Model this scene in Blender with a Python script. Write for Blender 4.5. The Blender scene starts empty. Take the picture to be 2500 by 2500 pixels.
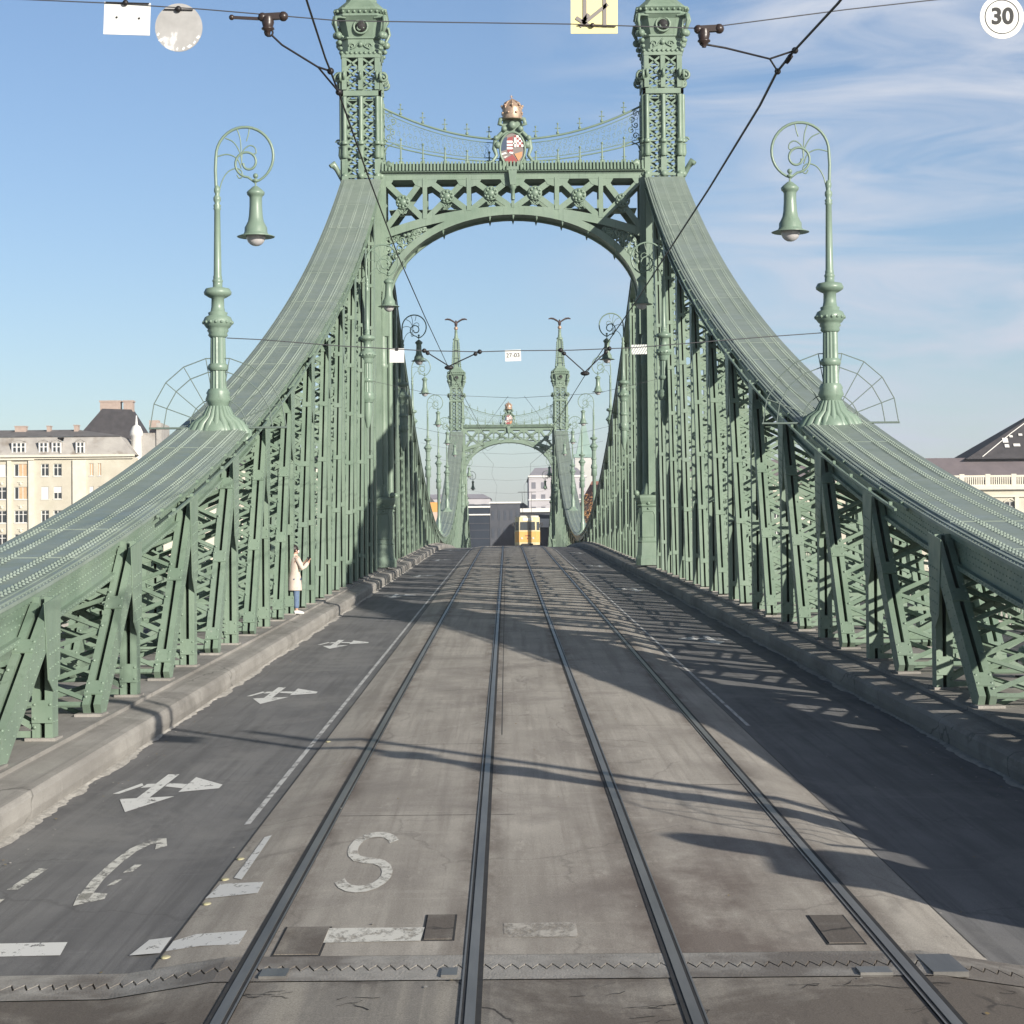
import bpy, math, random
import numpy as np
from mathutils import Vector, Matrix
random.seed(7)
PI = math.pi
HAZE = .0002
scn = bpy.context.scene
COL = scn.collection

# ------------------------------------------------------------------ helpers
class MB:
    """collects faces, built as ONE mesh object"""
    def __init__(s): s.v = []; s.f = []; s.m = []; s.sm = []
    def add(s, vs, fs, mi=0, smooth=False):
        b = len(s.v); s.v.extend([tuple(p) for p in vs])
        for f in fs: s.f.append(tuple(i + b for i in f)); s.m.append(mi); s.sm.append(smooth)
    def quad(s, a, b, c, d, mi=0): s.add([a, b, c, d], [(0, 1, 2, 3)], mi)
    def box(s, x0, x1, y0, y1, z0, z1, mi=0):
        s.add([(x0,y0,z0),(x1,y0,z0),(x1,y1,z0),(x0,y1,z0),(x0,y0,z1),(x1,y0,z1),(x1,y1,z1),(x0,y1,z1)],
              [(0,3,2,1),(4,5,6,7),(0,1,5,4),(1,2,6,5),(2,3,7,6),(3,0,4,7)], mi)
    def bar(s, p0, p1, w, t, side=(1,0,0), mi=0, ext=0.0):
        p0 = Vector(p0); p1 = Vector(p1); a = (p1 - p0).normalized()
        p0 = p0 - a*ext; p1 = p1 + a*ext
        u = Vector(side); u = u - a*u.dot(a)
        if u.length < 1e-6: u = Vector((0,1,0)) - a*a.y
        u.normalize(); n = a.cross(u); u = u*(w/2); n = n*(t/2)
        vs = [p0-u-n, p0+u-n, p0+u+n, p0-u+n, p1-u-n, p1+u-n, p1+u+n, p1-u+n]
        s.add(vs, [(0,3,2,1),(4,5,6,7),(0,1,5,4),(1,2,6,5),(2,3,7,6),(3,0,4,7)], mi)
    def tube(s, pts, r, n=6, mi=0, cap=True):
        pts = [Vector(p) for p in pts]; k = len(pts)
        rs = r if isinstance(r, (list, tuple)) else [r]*k
        t0 = (pts[1]-pts[0]).normalized()
        u = t0.orthogonal().normalized(); vs = []
        for i in range(k):
            t = (pts[min(i+1,k-1)] - pts[max(i-1,0)])
            t = t.normalized() if t.length > 1e-9 else t0
            u = u - t*u.dot(t)
            u = u.normalized() if u.length > 1e-6 else t.orthogonal().normalized()
            w = t.cross(u)
            for j in range(n):
                a = 2*PI*j/n; vs.append(pts[i] + (u*math.cos(a) + w*math.sin(a))*rs[i])
        fs = [(i*n+j, i*n+(j+1)%n, (i+1)*n+(j+1)%n, (i+1)*n+j) for i in range(k-1) for j in range(n)]
        s.add(vs, fs, mi, True)
        if cap: s.add([vs[j] for j in range(n)], [tuple(range(n))[::-1]], mi); s.add([vs[(k-1)*n+j] for j in range(n)], [tuple(range(n))], mi)
    def lathe(s, prof, n=16, o=(0,0,0), mi=0, flute=0.0, sq=None):
        vs = []
        for r, z in prof:
            for j in range(n):
                a = 2*PI*(j+.5)/n; rr = r*(1 - flute*(j % 2)) if flute else r
                if sq: rr = r/max(abs(math.cos(a)), abs(math.sin(a)))
                vs.append((o[0]+rr*math.cos(a), o[1]+rr*math.sin(a), o[2]+z))
        k = len(prof)
        fs = [(i*n+j, i*n+(j+1)%n, (i+1)*n+(j+1)%n, (i+1)*n+j) for i in range(k-1) for j in range(n)]
        s.add(vs, fs, mi, not (flute or sq))
        s.add([vs[j] for j in range(n)], [tuple(range(n))[::-1]], mi); s.add([vs[(k-1)*n+j] for j in range(n)], [tuple(range(n))], mi)
    def sphere(s, c, r, n=10, m=6, mi=0, sc=(1,1,1)):
        vs = [(c[0], c[1], c[2]-r*sc[2])]
        for i in range(1, m):
            t = -PI/2 + PI*i/m
            for j in range(n):
                a = 2*PI*j/n; vs.append((c[0]+r*sc[0]*math.cos(t)*math.cos(a), c[1]+r*sc[1]*math.cos(t)*math.sin(a), c[2]+r*sc[2]*math.sin(t)))
        vs.append((c[0], c[1], c[2]+r*sc[2])); L = len(vs)-1
        fs = [(0, 1+(j+1)%n, 1+j) for j in range(n)]
        for i in range(m-2): fs += [(1+i*n+j, 1+i*n+(j+1)%n, 1+(i+1)*n+(j+1)%n, 1+(i+1)*n+j) for j in range(n)]
        fs += [(L, 1+(m-2)*n+j, 1+(m-2)*n+(j+1)%n) for j in range(n)]
        s.add(vs, fs, mi, True)
    def prism(s, poly, fr, d0, d1, mi=0):
        """poly [(a,b)] in frame fr = (origin, A, B, N), from d0 to d1 along N"""
        o, A, B, N = [Vector(q) for q in fr]; k = len(poly)
        f = [o + A*a + B*b + N*d0 for a, b in poly]; g = [o + A*a + B*b + N*d1 for a, b in poly]
        s.add(f+g, [tuple(range(k))[::-1], tuple(range(k, 2*k))] + [(i, (i+1)%k, k+(i+1)%k, k+i) for i in range(k)], mi)
    def dome(s, p, nrm, r, h=None, n=6, mi=0):
        p = Vector(p); nrm = Vector(nrm).normalized(); u = nrm.orthogonal().normalized(); w = nrm.cross(u); h = h or r*.75
        vs = [p + (u*math.cos(2*PI*j/n) + w*math.sin(2*PI*j/n))*r for j in range(n)]
        vs += [p + nrm*h*.7 + (u*math.cos(2*PI*j/n) + w*math.sin(2*PI*j/n))*r*.65 for j in range(n)] + [p + nrm*h]
        s.add(vs, [(j,(j+1)%n,n+(j+1)%n,n+j) for j in range(n)] + [(n+j,n+(j+1)%n,2*n) for j in range(n)], mi, True)
    def sweep(s, st, x0, x1, d0, d1, mi=0):
        """rectangle x0..x1, d0..d1 along the normal, swept along stations (y,z,ny,nz)"""
        vs = []
        for y, z, ny, nz in st:
            for x, d in ((x0,d0),(x1,d0),(x1,d1),(x0,d1)): vs.append((x, y+ny*d, z+nz*d))
        k = len(st); fs = [(0,1,2,3), ((k-1)*4+3,(k-1)*4+2,(k-1)*4+1,(k-1)*4)]
        for i in range(k-1): fs += [(i*4+j, (i+1)*4+j, (i+1)*4+(j+1)%4, i*4+(j+1)%4) for j in range(4)]
        s.add(vs, fs, mi)
    def build(s, name, mats, parent=None, loc=None):
        me = bpy.data.meshes.new(name); me.from_pydata(s.v, [], s.f)
        if not isinstance(mats, (list, tuple)): mats = [mats]
        for m in mats: me.materials.append(m)
        me.polygons.foreach_set('material_index', s.m)
        me.polygons.foreach_set('use_smooth', s.sm); me.update()
        o = bpy.data.objects.new(name, me); COL.objects.link(o)
        if parent: o.parent = parent
        if loc: o.location = loc
        return o

def tag(o, label=None, cat=None, group=None, kind=None):
    if label: o['label'] = label
    if cat: o['category'] = cat
    if group: o['group'] = group
    if kind: o['kind'] = kind
    return o
def empty(name, loc=(0,0,0), rz=0, label=None, cat=None, group=None):
    o = bpy.data.objects.new(name, None); COL.objects.link(o); o.location = loc; o.rotation_euler = (0,0,rz)
    return tag(o, label, cat, group)
def copy_tree(o, parent=None):
    c = o.copy(); COL.objects.link(c)
    if parent: c.parent = parent
    for ch in list(o.children):
        copy_tree(ch, c)
    return c

# ------------------------------------------------------------------ materials
def nt(name):
    m = bpy.data.materials.new(name); m.use_nodes = True; t = m.node_tree
    return m, t, t.nodes['Principled BSDF']
def N(t, typ, **kw):
    n = t.nodes.new(typ)
    for k, v in kw.items(): setattr(n, k, v)
    return n
def mat(name, c1, c2=None, scale=3.0, rough=.6, metal=0.0, bump=.0, bscale=40.0, stretch=(1,1,1), spec=.5, detail=5, lo=.35, hi=.65, coat=0, c3=None, s3=.5, lo3=.55, hi3=.7):
    m, t, b = nt(name); b.inputs['Roughness'].default_value = rough; b.inputs['Metallic'].default_value = metal
    b.inputs['Specular IOR Level'].default_value = spec
    if coat: b.inputs['Coat Weight'].default_value = coat; b.inputs['Coat Roughness'].default_value = .25
    if c2 is None: b.inputs['Base Color'].default_value = (*c1, 1)
    tc = N(t, 'ShaderNodeTexCoord'); mp = N(t, 'ShaderNodeMapping'); mp.inputs['Scale'].default_value = stretch
    t.links.new(tc.outputs['Object'], mp.inputs[0])
    if c2 is not None:
        n = N(t, 'ShaderNodeTexNoise'); n.inputs['Scale'].default_value = scale; n.inputs['Detail'].default_value = detail; n.inputs['Roughness'].default_value = .65
        t.links.new(mp.outputs[0], n.inputs['Vector'])
        r = N(t, 'ShaderNodeValToRGB'); r.color_ramp.elements[0].position = lo; r.color_ramp.elements[1].position = hi
        r.color_ramp.elements[0].color = (*c1, 1); r.color_ramp.elements[1].color = (*c2, 1)
        t.links.new(n.outputs['Fac'], r.inputs[0]); out = r.outputs[0]
        if c3 is not None:
            n3 = N(t, 'ShaderNodeTexNoise'); n3.inputs['Scale'].default_value = s3; n3.inputs['Detail'].default_value = 6; n3.inputs['Roughness'].default_value = .6
            t.links.new(mp.outputs[0], n3.inputs['Vector'])
            mr = N(t, 'ShaderNodeMapRange'); mr.inputs[1].default_value = lo3; mr.inputs[2].default_value = hi3; t.links.new(n3.outputs['Fac'], mr.inputs[0])
            mx = N(t, 'ShaderNodeMix', data_type='RGBA'); mx.inputs[7].default_value = (*c3, 1)
            t.links.new(mr.outputs[0], mx.inputs[0]); t.links.new(out, mx.inputs[6]); out = mx.outputs[2]
        t.links.new(out, b.inputs['Base Color'])
    if bump:
        nb = N(t, 'ShaderNodeTexNoise'); nb.inputs['Scale'].default_value = bscale; nb.inputs['Detail'].default_value = 4
        bp = N(t, 'ShaderNodeBump'); bp.inputs['Strength'].default_value = bump; bp.inputs['Distance'].default_value = .02
        t.links.new(mp.outputs[0], nb.inputs['Vector']); t.links.new(nb.outputs['Fac'], bp.inputs['Height']); t.links.new(bp.outputs[0], b.inputs['Normal'])
    return m

def steel_paint(name, c1, c2, fade, rough=.42, rust=.35):
    m, t, b = nt(name); tc = N(t, 'ShaderNodeTexCoord'); L_ = t.links.new
    def noise(sc, scale, det=5, r=.6):
        mp = N(t, 'ShaderNodeMapping'); mp.inputs['Scale'].default_value = sc; L_(tc.outputs['Object'], mp.inputs[0])
        n = N(t, 'ShaderNodeTexNoise'); n.inputs['Scale'].default_value = scale; n.inputs['Detail'].default_value = det; n.inputs['Roughness'].default_value = r; L_(mp.outputs[0], n.inputs['Vector']); return n.outputs['Fac']
    def rng(v, a, c, lo=0, hi=1):
        r = N(t, 'ShaderNodeMapRange'); r.inputs[1].default_value = a; r.inputs[2].default_value = c; r.inputs[3].default_value = lo; r.inputs[4].default_value = hi; L_(v, r.inputs[0]); return r.outputs[0]
    def mixc(f, a, c):
        x = N(t, 'ShaderNodeMix', data_type='RGBA'); L_(f, x.inputs[0])
        for i, v in ((6, a), (7, c)):
            if isinstance(v, tuple): x.inputs[i].default_value = (*v, 1)
            else: L_(v, x.inputs[i])
        return x.outputs[2]
    c = mixc(rng(noise((1,1,1), .9, 6), .35, .65), c1, c2)
    c = mixc(rng(noise((1,1,.35), .45, 3), .52, .60, 0, .6), c, fade)              # repainted and faded areas
    c = mixc(rng(noise((7,7,.45), 1.6, 6, .65), .55, .75, 0, .6), c, tuple(v*.62 for v in c1))   # grime running down
    c = mixc(rng(noise((1,1,.6), 6.5, 6, .75), .66, .74, 0, rust), c, (.20,.13,.075))
    c = mixc(rng(noise((1,1,1), 17, 3, .6), .70, .76, 0, .5), c, (.42,.44,.40))
    L_(c, b.inputs['Base Color']); L_(rng(noise((1,1,1), 2.3, 5), .3, .7, rough-.08, rough+.18), b.inputs['Roughness'])
    bp = N(t, 'ShaderNodeBump'); bp.inputs['Strength'].default_value = .12; bp.inputs['Distance'].default_value = .02; L_(noise((1,1,1), 9), bp.inputs['Height']); L_(bp.outputs[0], b.inputs['Normal'])
    return m
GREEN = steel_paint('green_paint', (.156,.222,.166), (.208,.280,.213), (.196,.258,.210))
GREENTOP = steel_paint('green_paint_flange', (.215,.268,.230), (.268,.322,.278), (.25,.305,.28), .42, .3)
GREENLAMP = steel_paint('green_paint_lamp', (.168,.240,.188), (.212,.288,.226), (.195,.264,.206), .34, .3)
def wear(m):  # grime streaks running down steel
    return m
def road_mat(name, dark, light, stain, streak, crack=.5, rails=False, stain_lo=.50, stain_hi=.66, grain=.25, seed=0.0):
    m, t, b = nt(name); b.inputs['Roughness'].default_value = .85; b.inputs['Specular IOR Level'].default_value = .35
    tc = N(t, 'ShaderNodeTexCoord')
    def noise(sc, scale, det=6, rough=.6, dist=0):
        mp = N(t, 'ShaderNodeMapping'); mp.inputs['Scale'].default_value = sc; mp.inputs['Location'].default_value = (seed, seed*2, 0); t.links.new(tc.outputs['Object'], mp.inputs[0])
        n = N(t, 'ShaderNodeTexNoise'); n.inputs['Scale'].default_value = scale; n.inputs['Detail'].default_value = det; n.inputs['Roughness'].default_value = rough; n.inputs['Distortion'].default_value = dist
        t.links.new(mp.outputs[0], n.inputs['Vector']); return n.outputs['Fac']
    def rng(v, a, c, lo=0, hi=1):
        r = N(t, 'ShaderNodeMapRange'); r.inputs[1].default_value = a; r.inputs[2].default_value = c; r.inputs[3].default_value = lo; r.inputs[4].default_value = hi; t.links.new(v, r.inputs[0]); return r.outputs[0]
    def mixc(f, a, c, bt='MIX'):
        x = N(t, 'ShaderNodeMix', data_type='RGBA', blend_type=bt)
        if isinstance(f, (int, float)): x.inputs[0].default_value = f
        else: t.links.new(f, x.inputs[0])
        for i, v in ((6, a), (7, c)):
            if isinstance(v, tuple): x.inputs[i].default_value = (*v, 1)
            else: t.links.new(v, x.inputs[i])
        return x.outputs[2]
    def mt(op, a, c):
        x = N(t, 'ShaderNodeMath', operation=op)
        for i, v in enumerate((a, c)):
            if isinstance(v, (int, float)): x.inputs[i].default_value = v
            else: t.links.new(v, x.inputs[i])
        return x.outputs[0]
    c = mixc(rng(noise((1,.45,1), 1.1, 8, .62), .35, .65), dark, light)
    c = mixc(rng(noise((3.2,.10,1), 1.6, 5, .6, .3), .46, .66, 0, .8), c, streak)
    c = mixc(rng(noise((14,.12,1), 1.3, 4, .6, .2), .55, .70, 0, .45), c, streak)
    c = mixc(rng(noise((.5,5,1), 1.3, 5, .6, .3), .60, .72, 0, .35), c, tuple(min(1, v*1.15) for v in light))                # tyre and drip streaks along the road
    c = mixc(rng(noise((.8,.55,1), .55, 9, .68, .4), stain_lo, stain_hi, 0, .85), c, stain)
    c = mixc(rng(noise((1.4,.25,1), 3.5, 6, .7), .60, .72, 0, .5), c, tuple(min(1, v*1.25) for v in light))
    if rails:
        sp = N(t, 'ShaderNodeSeparateXYZ'); t.links.new(tc.outputs['Object'], sp.inputs[0]); tot = None
        for xr in (-2.0775,-.6425,.6425,2.0775):
            d = mt('ABSOLUTE', mt('SUBTRACT', sp.outputs[0], xr), 0); f = rng(d, .07, .26, 1, 0)
            tot = f if tot is None else mt('MAXIMUM', tot, f)
        c = mixc(mt('MULTIPLY', tot, rng(noise((1,.3,1), 2.2, 8, .7), .40, .62, .1, .8)), c, (.13,.105,.088))
        f = mt('MULTIPLY', rng(mt('ABSOLUTE', mt('SUBTRACT', sp.outputs[0], .95), 0), .3, 1.3, 1, 0), rng(mt('ABSOLUTE', mt('SUBTRACT', sp.outputs[1], 14.5), 0), 2, 7, 1, 0))
        c = mixc(mt('MULTIPLY', f, rng(noise((1,.5,1), 1.0, 8, .7), .36, .56, 0, .8)), c, (.14,.112,.098))
    g = noise((1,1,1), 95, 3, .8); c = mixc(grain, c, mixc(rng(g, .35, .65), (.02,.02,.02), (.9,.88,.85)), 'OVERLAY')
    # wandering cracks
    v = N(t, 'ShaderNodeTexVoronoi', feature='DISTANCE_TO_EDGE'); v.inputs['Scale'].default_value = .55
    mp = N(t, 'ShaderNodeMapping'); mp.inputs['Scale'].default_value = (1,.6,1); mp.inputs['Location'].default_value = (seed,3,0); t.links.new(tc.outputs['Object'], mp.inputs[0])
    wn = N(t, 'ShaderNodeTexNoise'); wn.inputs['Scale'].default_value = 2.5; wn.inputs['Detail'].default_value = 7; t.links.new(mp.outputs[0], wn.inputs['Vector'])
    vm = N(t, 'ShaderNodeVectorMath', operation='MULTIPLY_ADD'); t.links.new(wn.outputs['Color'], vm.inputs[0]); vm.inputs[1].default_value = (.55,.55,0); t.links.new(mp.outputs[0], vm.inputs[2]); t.links.new(vm.outputs[0], v.inputs['Vector'])
    ck = mt('MULTIPLY', rng(v.outputs['Distance'], .003, .010, 1, 0), rng(noise((1,1,1), .35, 3), .50, .56, 0, crack))
    c = mixc(ck, c, (.03,.028,.027))
    t.links.new(c, b.inputs['Base Color'])
    bp = N(t, 'ShaderNodeBump'); bp.inputs['Strength'].default_value = .22; bp.inputs['Distance'].default_value = .006
    t.links.new(g, bp.inputs['Height']); t.links.new(bp.outputs[0], b.inputs['Normal'])
    return m
ASPH = road_mat('asphalt', (.15,.15,.154), (.205,.204,.206), (.235,.232,.228), (.115,.115,.118), .2, grain=.18)
ROADNEAR = road_mat('asphalt_abutment', (.20,.19,.175), (.31,.29,.26), (.115,.098,.085), (.38,.355,.31), .9, stain_lo=.42, stain_hi=.54, grain=.35, seed=4.0)
CONC = road_mat('track_concrete', (.36,.335,.30), (.47,.44,.395), (.265,.242,.22), (.30,.275,.245), .22, True, .50, .68, .30)
KERB = road_mat('kerb_stone', (.255,.243,.225), (.36,.345,.32), (.16,.153,.14), (.22,.21,.195), .5, False, .50, .66, .2, 9.0)
GUTT = mat('gutter_mortar', (.30,.285,.26), (.46,.44,.40), 6, .9, bump=1, bscale=25, detail=8)
RAILM = mat('rail_steel', (.22,.213,.20), (.12,.116,.11), 3, .40, metal=.3, stretch=(1,.1,1))
RAILDARK = mat('rail_seal', (.018,.018,.020), (.035,.034,.033), 6, .8)
WHITEP = None
def paint_mat(name, col, wearlo=.47, wearhi=.53, scale=9, base=(.10,.10,.105)):
    m, t, b = nt(name); b.inputs['Roughness'].default_value = .7
    tc = N(t, 'ShaderNodeTexCoord'); n = N(t, 'ShaderNodeTexNoise'); n.inputs['Scale'].default_value = scale; n.inputs['Detail'].default_value = 9; n.inputs['Roughness'].default_value = .75
    mp = N(t, 'ShaderNodeMapping'); mp.inputs['Scale'].default_value = (1,.5,1)
    t.links.new(tc.outputs['Object'], mp.inputs[0]); t.links.new(mp.outputs[0], n.inputs['Vector'])
    mr = N(t, 'ShaderNodeMapRange'); mr.inputs[1].default_value = wearlo; mr.inputs[2].default_value = wearhi
    t.links.new(n.outputs['Fac'], mr.inputs[0])
    b.inputs['Base Color'].default_value = (*col, 1)
    t.links.new(mr.outputs[0], b.inputs['Alpha'])
    return m
PAINT = paint_mat('road_paint_worn', (.74,.74,.72), .36, .44)
PAINTF = paint_mat('road_paint_faded', (.66,.65,.60), .38, .52, 8)
YSTUD = mat('stud_yellow', (.50,.47,.27), (.34,.32,.22), 30)
STEELP = mat('joint_steel', (.30,.285,.26), (.39,.37,.34), 5, .6, metal=.0, bump=.4, bscale=60, c3=(.17,.15,.13), s3=1.2, lo3=.45, hi3=.6)
BLACK = mat('black_gap', (.008,.008,.009), rough=.9)
GOLD = mat('gilded_bronze', (.33,.21,.15), (.52,.41,.31), 9, .45, metal=.4)
BRONZE = mat('bronze_bird', (.07,.05,.05), (.11,.075,.07), 8, .5, metal=.4)
WIRE = mat('wire_dark', (.03,.028,.03), rough=.5, metal=.5)
WIREL = mat('wire_span_steel', (.14,.14,.15), rough=.4, metal=.6)
INSUL = mat('insulator_brown', (.040,.028,.025), rough=.35)
SIGNW = mat('sign_white', (.66,.66,.64), (.73,.73,.71), 5, .5)
SIGNG = mat('sign_back_grey', (.33,.325,.32), (.42,.415,.41), 7, .55, c3=(.62,.62,.62), s3=6, lo3=.6, hi3=.64)
SIGNY = mat('sign_yellow', (.78,.72,.36), rough=.5)
SIGNK = mat('sign_black', (.02,.02,.02), rough=.6)
SIGNGR = mat('sign_grey_marks', (.23,.21,.20), rough=.6)
GLASSG = mat('lamp_glass', (.52,.50,.50), rough=.12, spec=.8)
WHITE = mat('emblem_white', (.78,.77,.75)); REDM = mat('emblem_red', (.30,.07,.07)); NAVY = mat('emblem_blue', (.05,.075,.13)); ORAN = mat('emblem_orange', (.55,.28,.14)); GREYM = mat('emblem_grey', (.22,.19,.18))

# ------------------------------------------------------------------ deck profile
def zd(y):
    if y > 179: y = 358 - y
    if y < 13.6 and y < 13.6: return .0268*max(y, -60)
    if y <= 135: return .0268*y
    t = y - 135; return .0268*135 + .0268*t - .5*(.0268/44)*t*t
def hump(x):
    a = abs(x)
    if a < 2.25: return 0
    if a < 2.9: return -.10*(a-2.25)/.65
    return -.10 - .02*(a-2.9)/2.2
YS = [-12, 0, 6, 10, 13.3] + [14+3*i for i in range(111)] + [345.0, 349, 360, 400]
def zs(y): return zd(y) if y < 345 else .0268*13
def surf(name, xs, ys, dz, m, kind='structure', jag=0):
    b = MB(); n = len(xs)
    for y in ys:
        for x in xs: b.v.append((x, y, zs(y)+hump(x)+dz))
    for j in range(len(ys)-1):
        for i in range(n-1):
            b.f.append((j*n+i, j*n+i+1, (j+1)*n+i+1, (j+1)*n+i)); b.m.append(0); b.sm.append(True)
    o = b.build(name, m); 
    if kind: o['kind'] = kind
    return o
yb = [y for y in YS if y >= 13.9]
yb[0] = 14.02
surf('road', [-5.12,-4.2,-3.4,-2.9,-2.745], yb, 0, ASPH)
surf('road', [2.70,2.9,3.4,4.2,5.12], yb, 0, ASPH)
surf('track_bed', [-2.74,-2.5,-2.25,0,2.25,2.5,2.695], yb, .004, CONC)
surf('approach_road', [-12,-7,-5.12,-2.9,-2.25,0,2.25,2.9,5.12,7,12], [-60,-30,-12,0,6,10,13.287], 0, ROADNEAR)
# thin dark seams along the lane edge
def strip(name, x0, x1, y0, y1, dz, m, parent=None, step=3.0, kind=None):
    ys = list(np.arange(y0, y1, step)) + [y1]
    o = surf(name, [x0, x1], ys, dz, m, kind)
    if parent: o.parent = parent
    return o
for sx in (-1, 1):   # kerb + ledge + footway
    b = MB(); ys = [13.6+2.0*i for i in range(166)]
    prof = [(5.06,-.125), (5.035,.0), (5.045,.125), (5.085,.178), (5.16,.195), (5.50,.228), (5.503,.275), (7.75,.285)]
    random.seed(3)
    for y in ys:
        for x, h in prof: b.v.append((sx*x, y, zs(y)+h))
    n = len(prof)
    for j in range(len(ys)-1):
        for i in range(n-1):
            f = (j*n+i, j*n+i+1, (j+1)*n+i+1, (j+1)*n+i); b.f.append(f if sx > 0 else f[::-1]); b.m.append(0); b.sm.append(False)
    b.build('kerb', KERB)['kind'] = 'structure'
    b = MB()
    for j in range(len(ys)-1):
        y, y2 = ys[j], ys[j+1]
        x0, x1 = sorted((sx*7.76, sx*10.3))
        b.add([(x0,y,zs(y)+.27),(x1,y,zs(y)+.27),(x1,y2,zs(y2)+.27),(x0,y2,zs(y2)+.27),
               (x0,y,zs(y)-.7),(x1,y,zs(y)-.7),(x1,y2,zs(y2)-.7),(x0,y2,zs(y2)-.7)],
              [(0,1,2,3),(4,7,6,5),(0,3,7,4),(1,5,6,2)])
    b.build('footway', mat('footway_asphalt', (.10,.10,.10), (.14,.14,.138), 3, .9))['kind'] = 'structure'
    # ragged mortar gutter at the foot of the kerb
    b = MB(); yy = [14+.11*i for i in range(1260)]; vs = []; w = .1
    for y in yy:
        w = min(.10, max(.01, w + random.uniform(-.035,.035)))
        vs += [(sx*5.075, y, zd(y)+hump(5.1)+.03), (sx*(5.055-w*.5), y, zd(y)+hump(5)+.022), (sx*(5.04-w), y, zd(y)+hump(5)+.003)]
    b.add(vs, [((i*3+j), (i*3+j+1), (i*3+j+4), (i*3+j+3)) if sx < 0 else ((i*3+j), (i*3+j+3), (i*3+j+4), (i*3+j+1)) for i in range(len(yy)-1) for j in (0,1)], 0)
    b.build('gutter', GUTT)['kind'] = 'structure'
    # ledge joints (dark lines across) + transverse slab joints
b = MB()
for x0, x1 in ((-2.748,-2.736), (2.692,2.703), (-.494,-.482)):
    for i in range(100):
        y0, y1 = 14.1+3.3*i, 14.1+3.3*(i+1)
        if x0 > -1 and x0 < 0 and not 24 < y0 < 90: continue
        b.quad((x0,y0,zd(y0)+hump(x0)+.006), (x1,y0,zd(y0)+hump(x1)+.006), (x1,y1,zd(y1)+hump(x1)+.006), (x0,y1,zd(y1)+hump(x0)+.006))
for i in range(40):
    y0 = 20.3 + 6*i
    b.quad((-2.0,y0,zd(y0)+.007), (-.35,y0,zd(y0)+.007), (-.35,y0+.015,zd(y0)+.007), (-2.0,y0+.015,zd(y0)+.007))
    b.quad((1.1,y0+2,zd(y0+2)+.007), (2.0,y0+2,zd(y0+2)+.007), (2.0,y0+2.015,zd(y0+2)+.007), (1.1,y0+2.015,zd(y0+2)+.007))
b.build('seam', mat('seam_tar', (.05,.048,.046), (.09,.086,.08), 8, .9))['kind'] = 'structure'

# rails ---------------------------------------------------------------
ysr = [-12, 0, 6] + [10+2.5*i for i in range(139)]
def stat(ys): return [(y, zs(y), 0, 1) for y in ys]
side_names = {-2.0775:'leftmost tram rail, beside the left lane', -.2625:'second tram rail from the left, next to the painted letter', 1.0225:'third tram rail from the left, on the stained concrete', 2.4575-.38:'rightmost tram rail, beside the shaded right lane'}
random.seed(11)
for i, xr in enumerate((-2.0775,-.6425,.6425,2.0775)):
    pass
XR = [-2.11, -.675, .61, 2.045]
XR = [-2.0775, -.6425+.0, .6425, 2.0775]
LBL = ['leftmost steel tram rail, running beside the left traffic lane', 'second tram rail from the left, just right of the painted letter S',
       'third tram rail from the left, along the brown stained concrete', 'rightmost tram rail, running beside the shaded right lane']
for i, xr in enumerate(XR):
    g = -1 if i in (1, 3) else 1      # groove lies on the gauge side
    t = MB(); st = stat(ysr)
    t.sweep(st, xr-.030, xr+.030, -.02, .014)
    t2 = sorted((xr+g*.052, xr+g*.064)); t.sweep(st, t2[0], t2[1], -.02, .011)
    o = t.build('tram_rail', RAILM); tag(o, LBL[i], 'tram rail', 'tram rails along the bridge')
    s = MB(); s.sweep(st, xr-.064, xr+.064, -.03, .0085)
    so = s.build('seal', RAILDARK, o)

# expansion joint -------------------------------------------------------
J = empty('expansion_joint', (0,13.65,0), label='toothed steel expansion joint crossing the whole road in the foreground', cat='expansion joint')
def joint_part(y0, y1, sgn, name):
    b = MB(); x = -5.0; p = .086; top = []; 
    xs = []
    while x < 5.0:
        xs.append(x); x += p
    for k in range(len(xs)-1):
        xa = xs[k]; xm = xa + p*.5; xb = xs[k+1]
        for (xl, xr_, dl, dr) in ((xa, xm, -.07, .07), (xm, xb, .07, -.07)):
            zl = hump(xl)+.005; zr = hump(xr_)+.005
            if sgn < 0: vs = [(xl,y0,zl),(xr_,y0,zr),(xr_,-.022+dr,zr),(xl,-.022+dl,zl)]
            else: vs = [(xl,.022+dl,zl),(xr_,.022+dr,zr),(xr_,y1,zr),(xl,y1,zl)]
            vs = [(vx,vy,vz+zd(13.65+vy)) for vx,vy,vz in vs]
            b.add(vs, [(0,1,2,3)]); lo = [(vx,vy,vz-.05) for vx,vy,vz in vs]
            if sgn > 0: b.quad(lo[0], lo[1], vs[1], vs[0])
    return b.build(name, STEELP, J)
joint_part(-.36, 0, -1, 'front_plate'); joint_part(0, .36, 1, 'rear_plate')
b = MB(); xs = [-5.05+.4*i for i in range(26)]
for k in range(len(xs)-1): b.quad(*[(x, y, zd(13.65)+hump(x)-.03) for x, y in ((xs[k],-.2),(xs[k+1],-.2),(xs[k+1],.2),(xs[k],.2))])
b.build('gap', BLACK, J)
random.seed(5)
for n_, (x0,x1,y0,y1) in enumerate(((-1.97,-1.80,13.36,13.62),(2.2,2.42,13.3,13.9),(-.84,-.74,13.35,13.6),(1.75,1.95,13.3,13.5))):
    b = MB(); b.box(x0,x1,y0-13.65,y1-13.65,zd(13.65)+hump(x0)-.02,zd(13.65)+hump(x0)+.013); b.build('cover_plate', RAILM, J)
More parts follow.
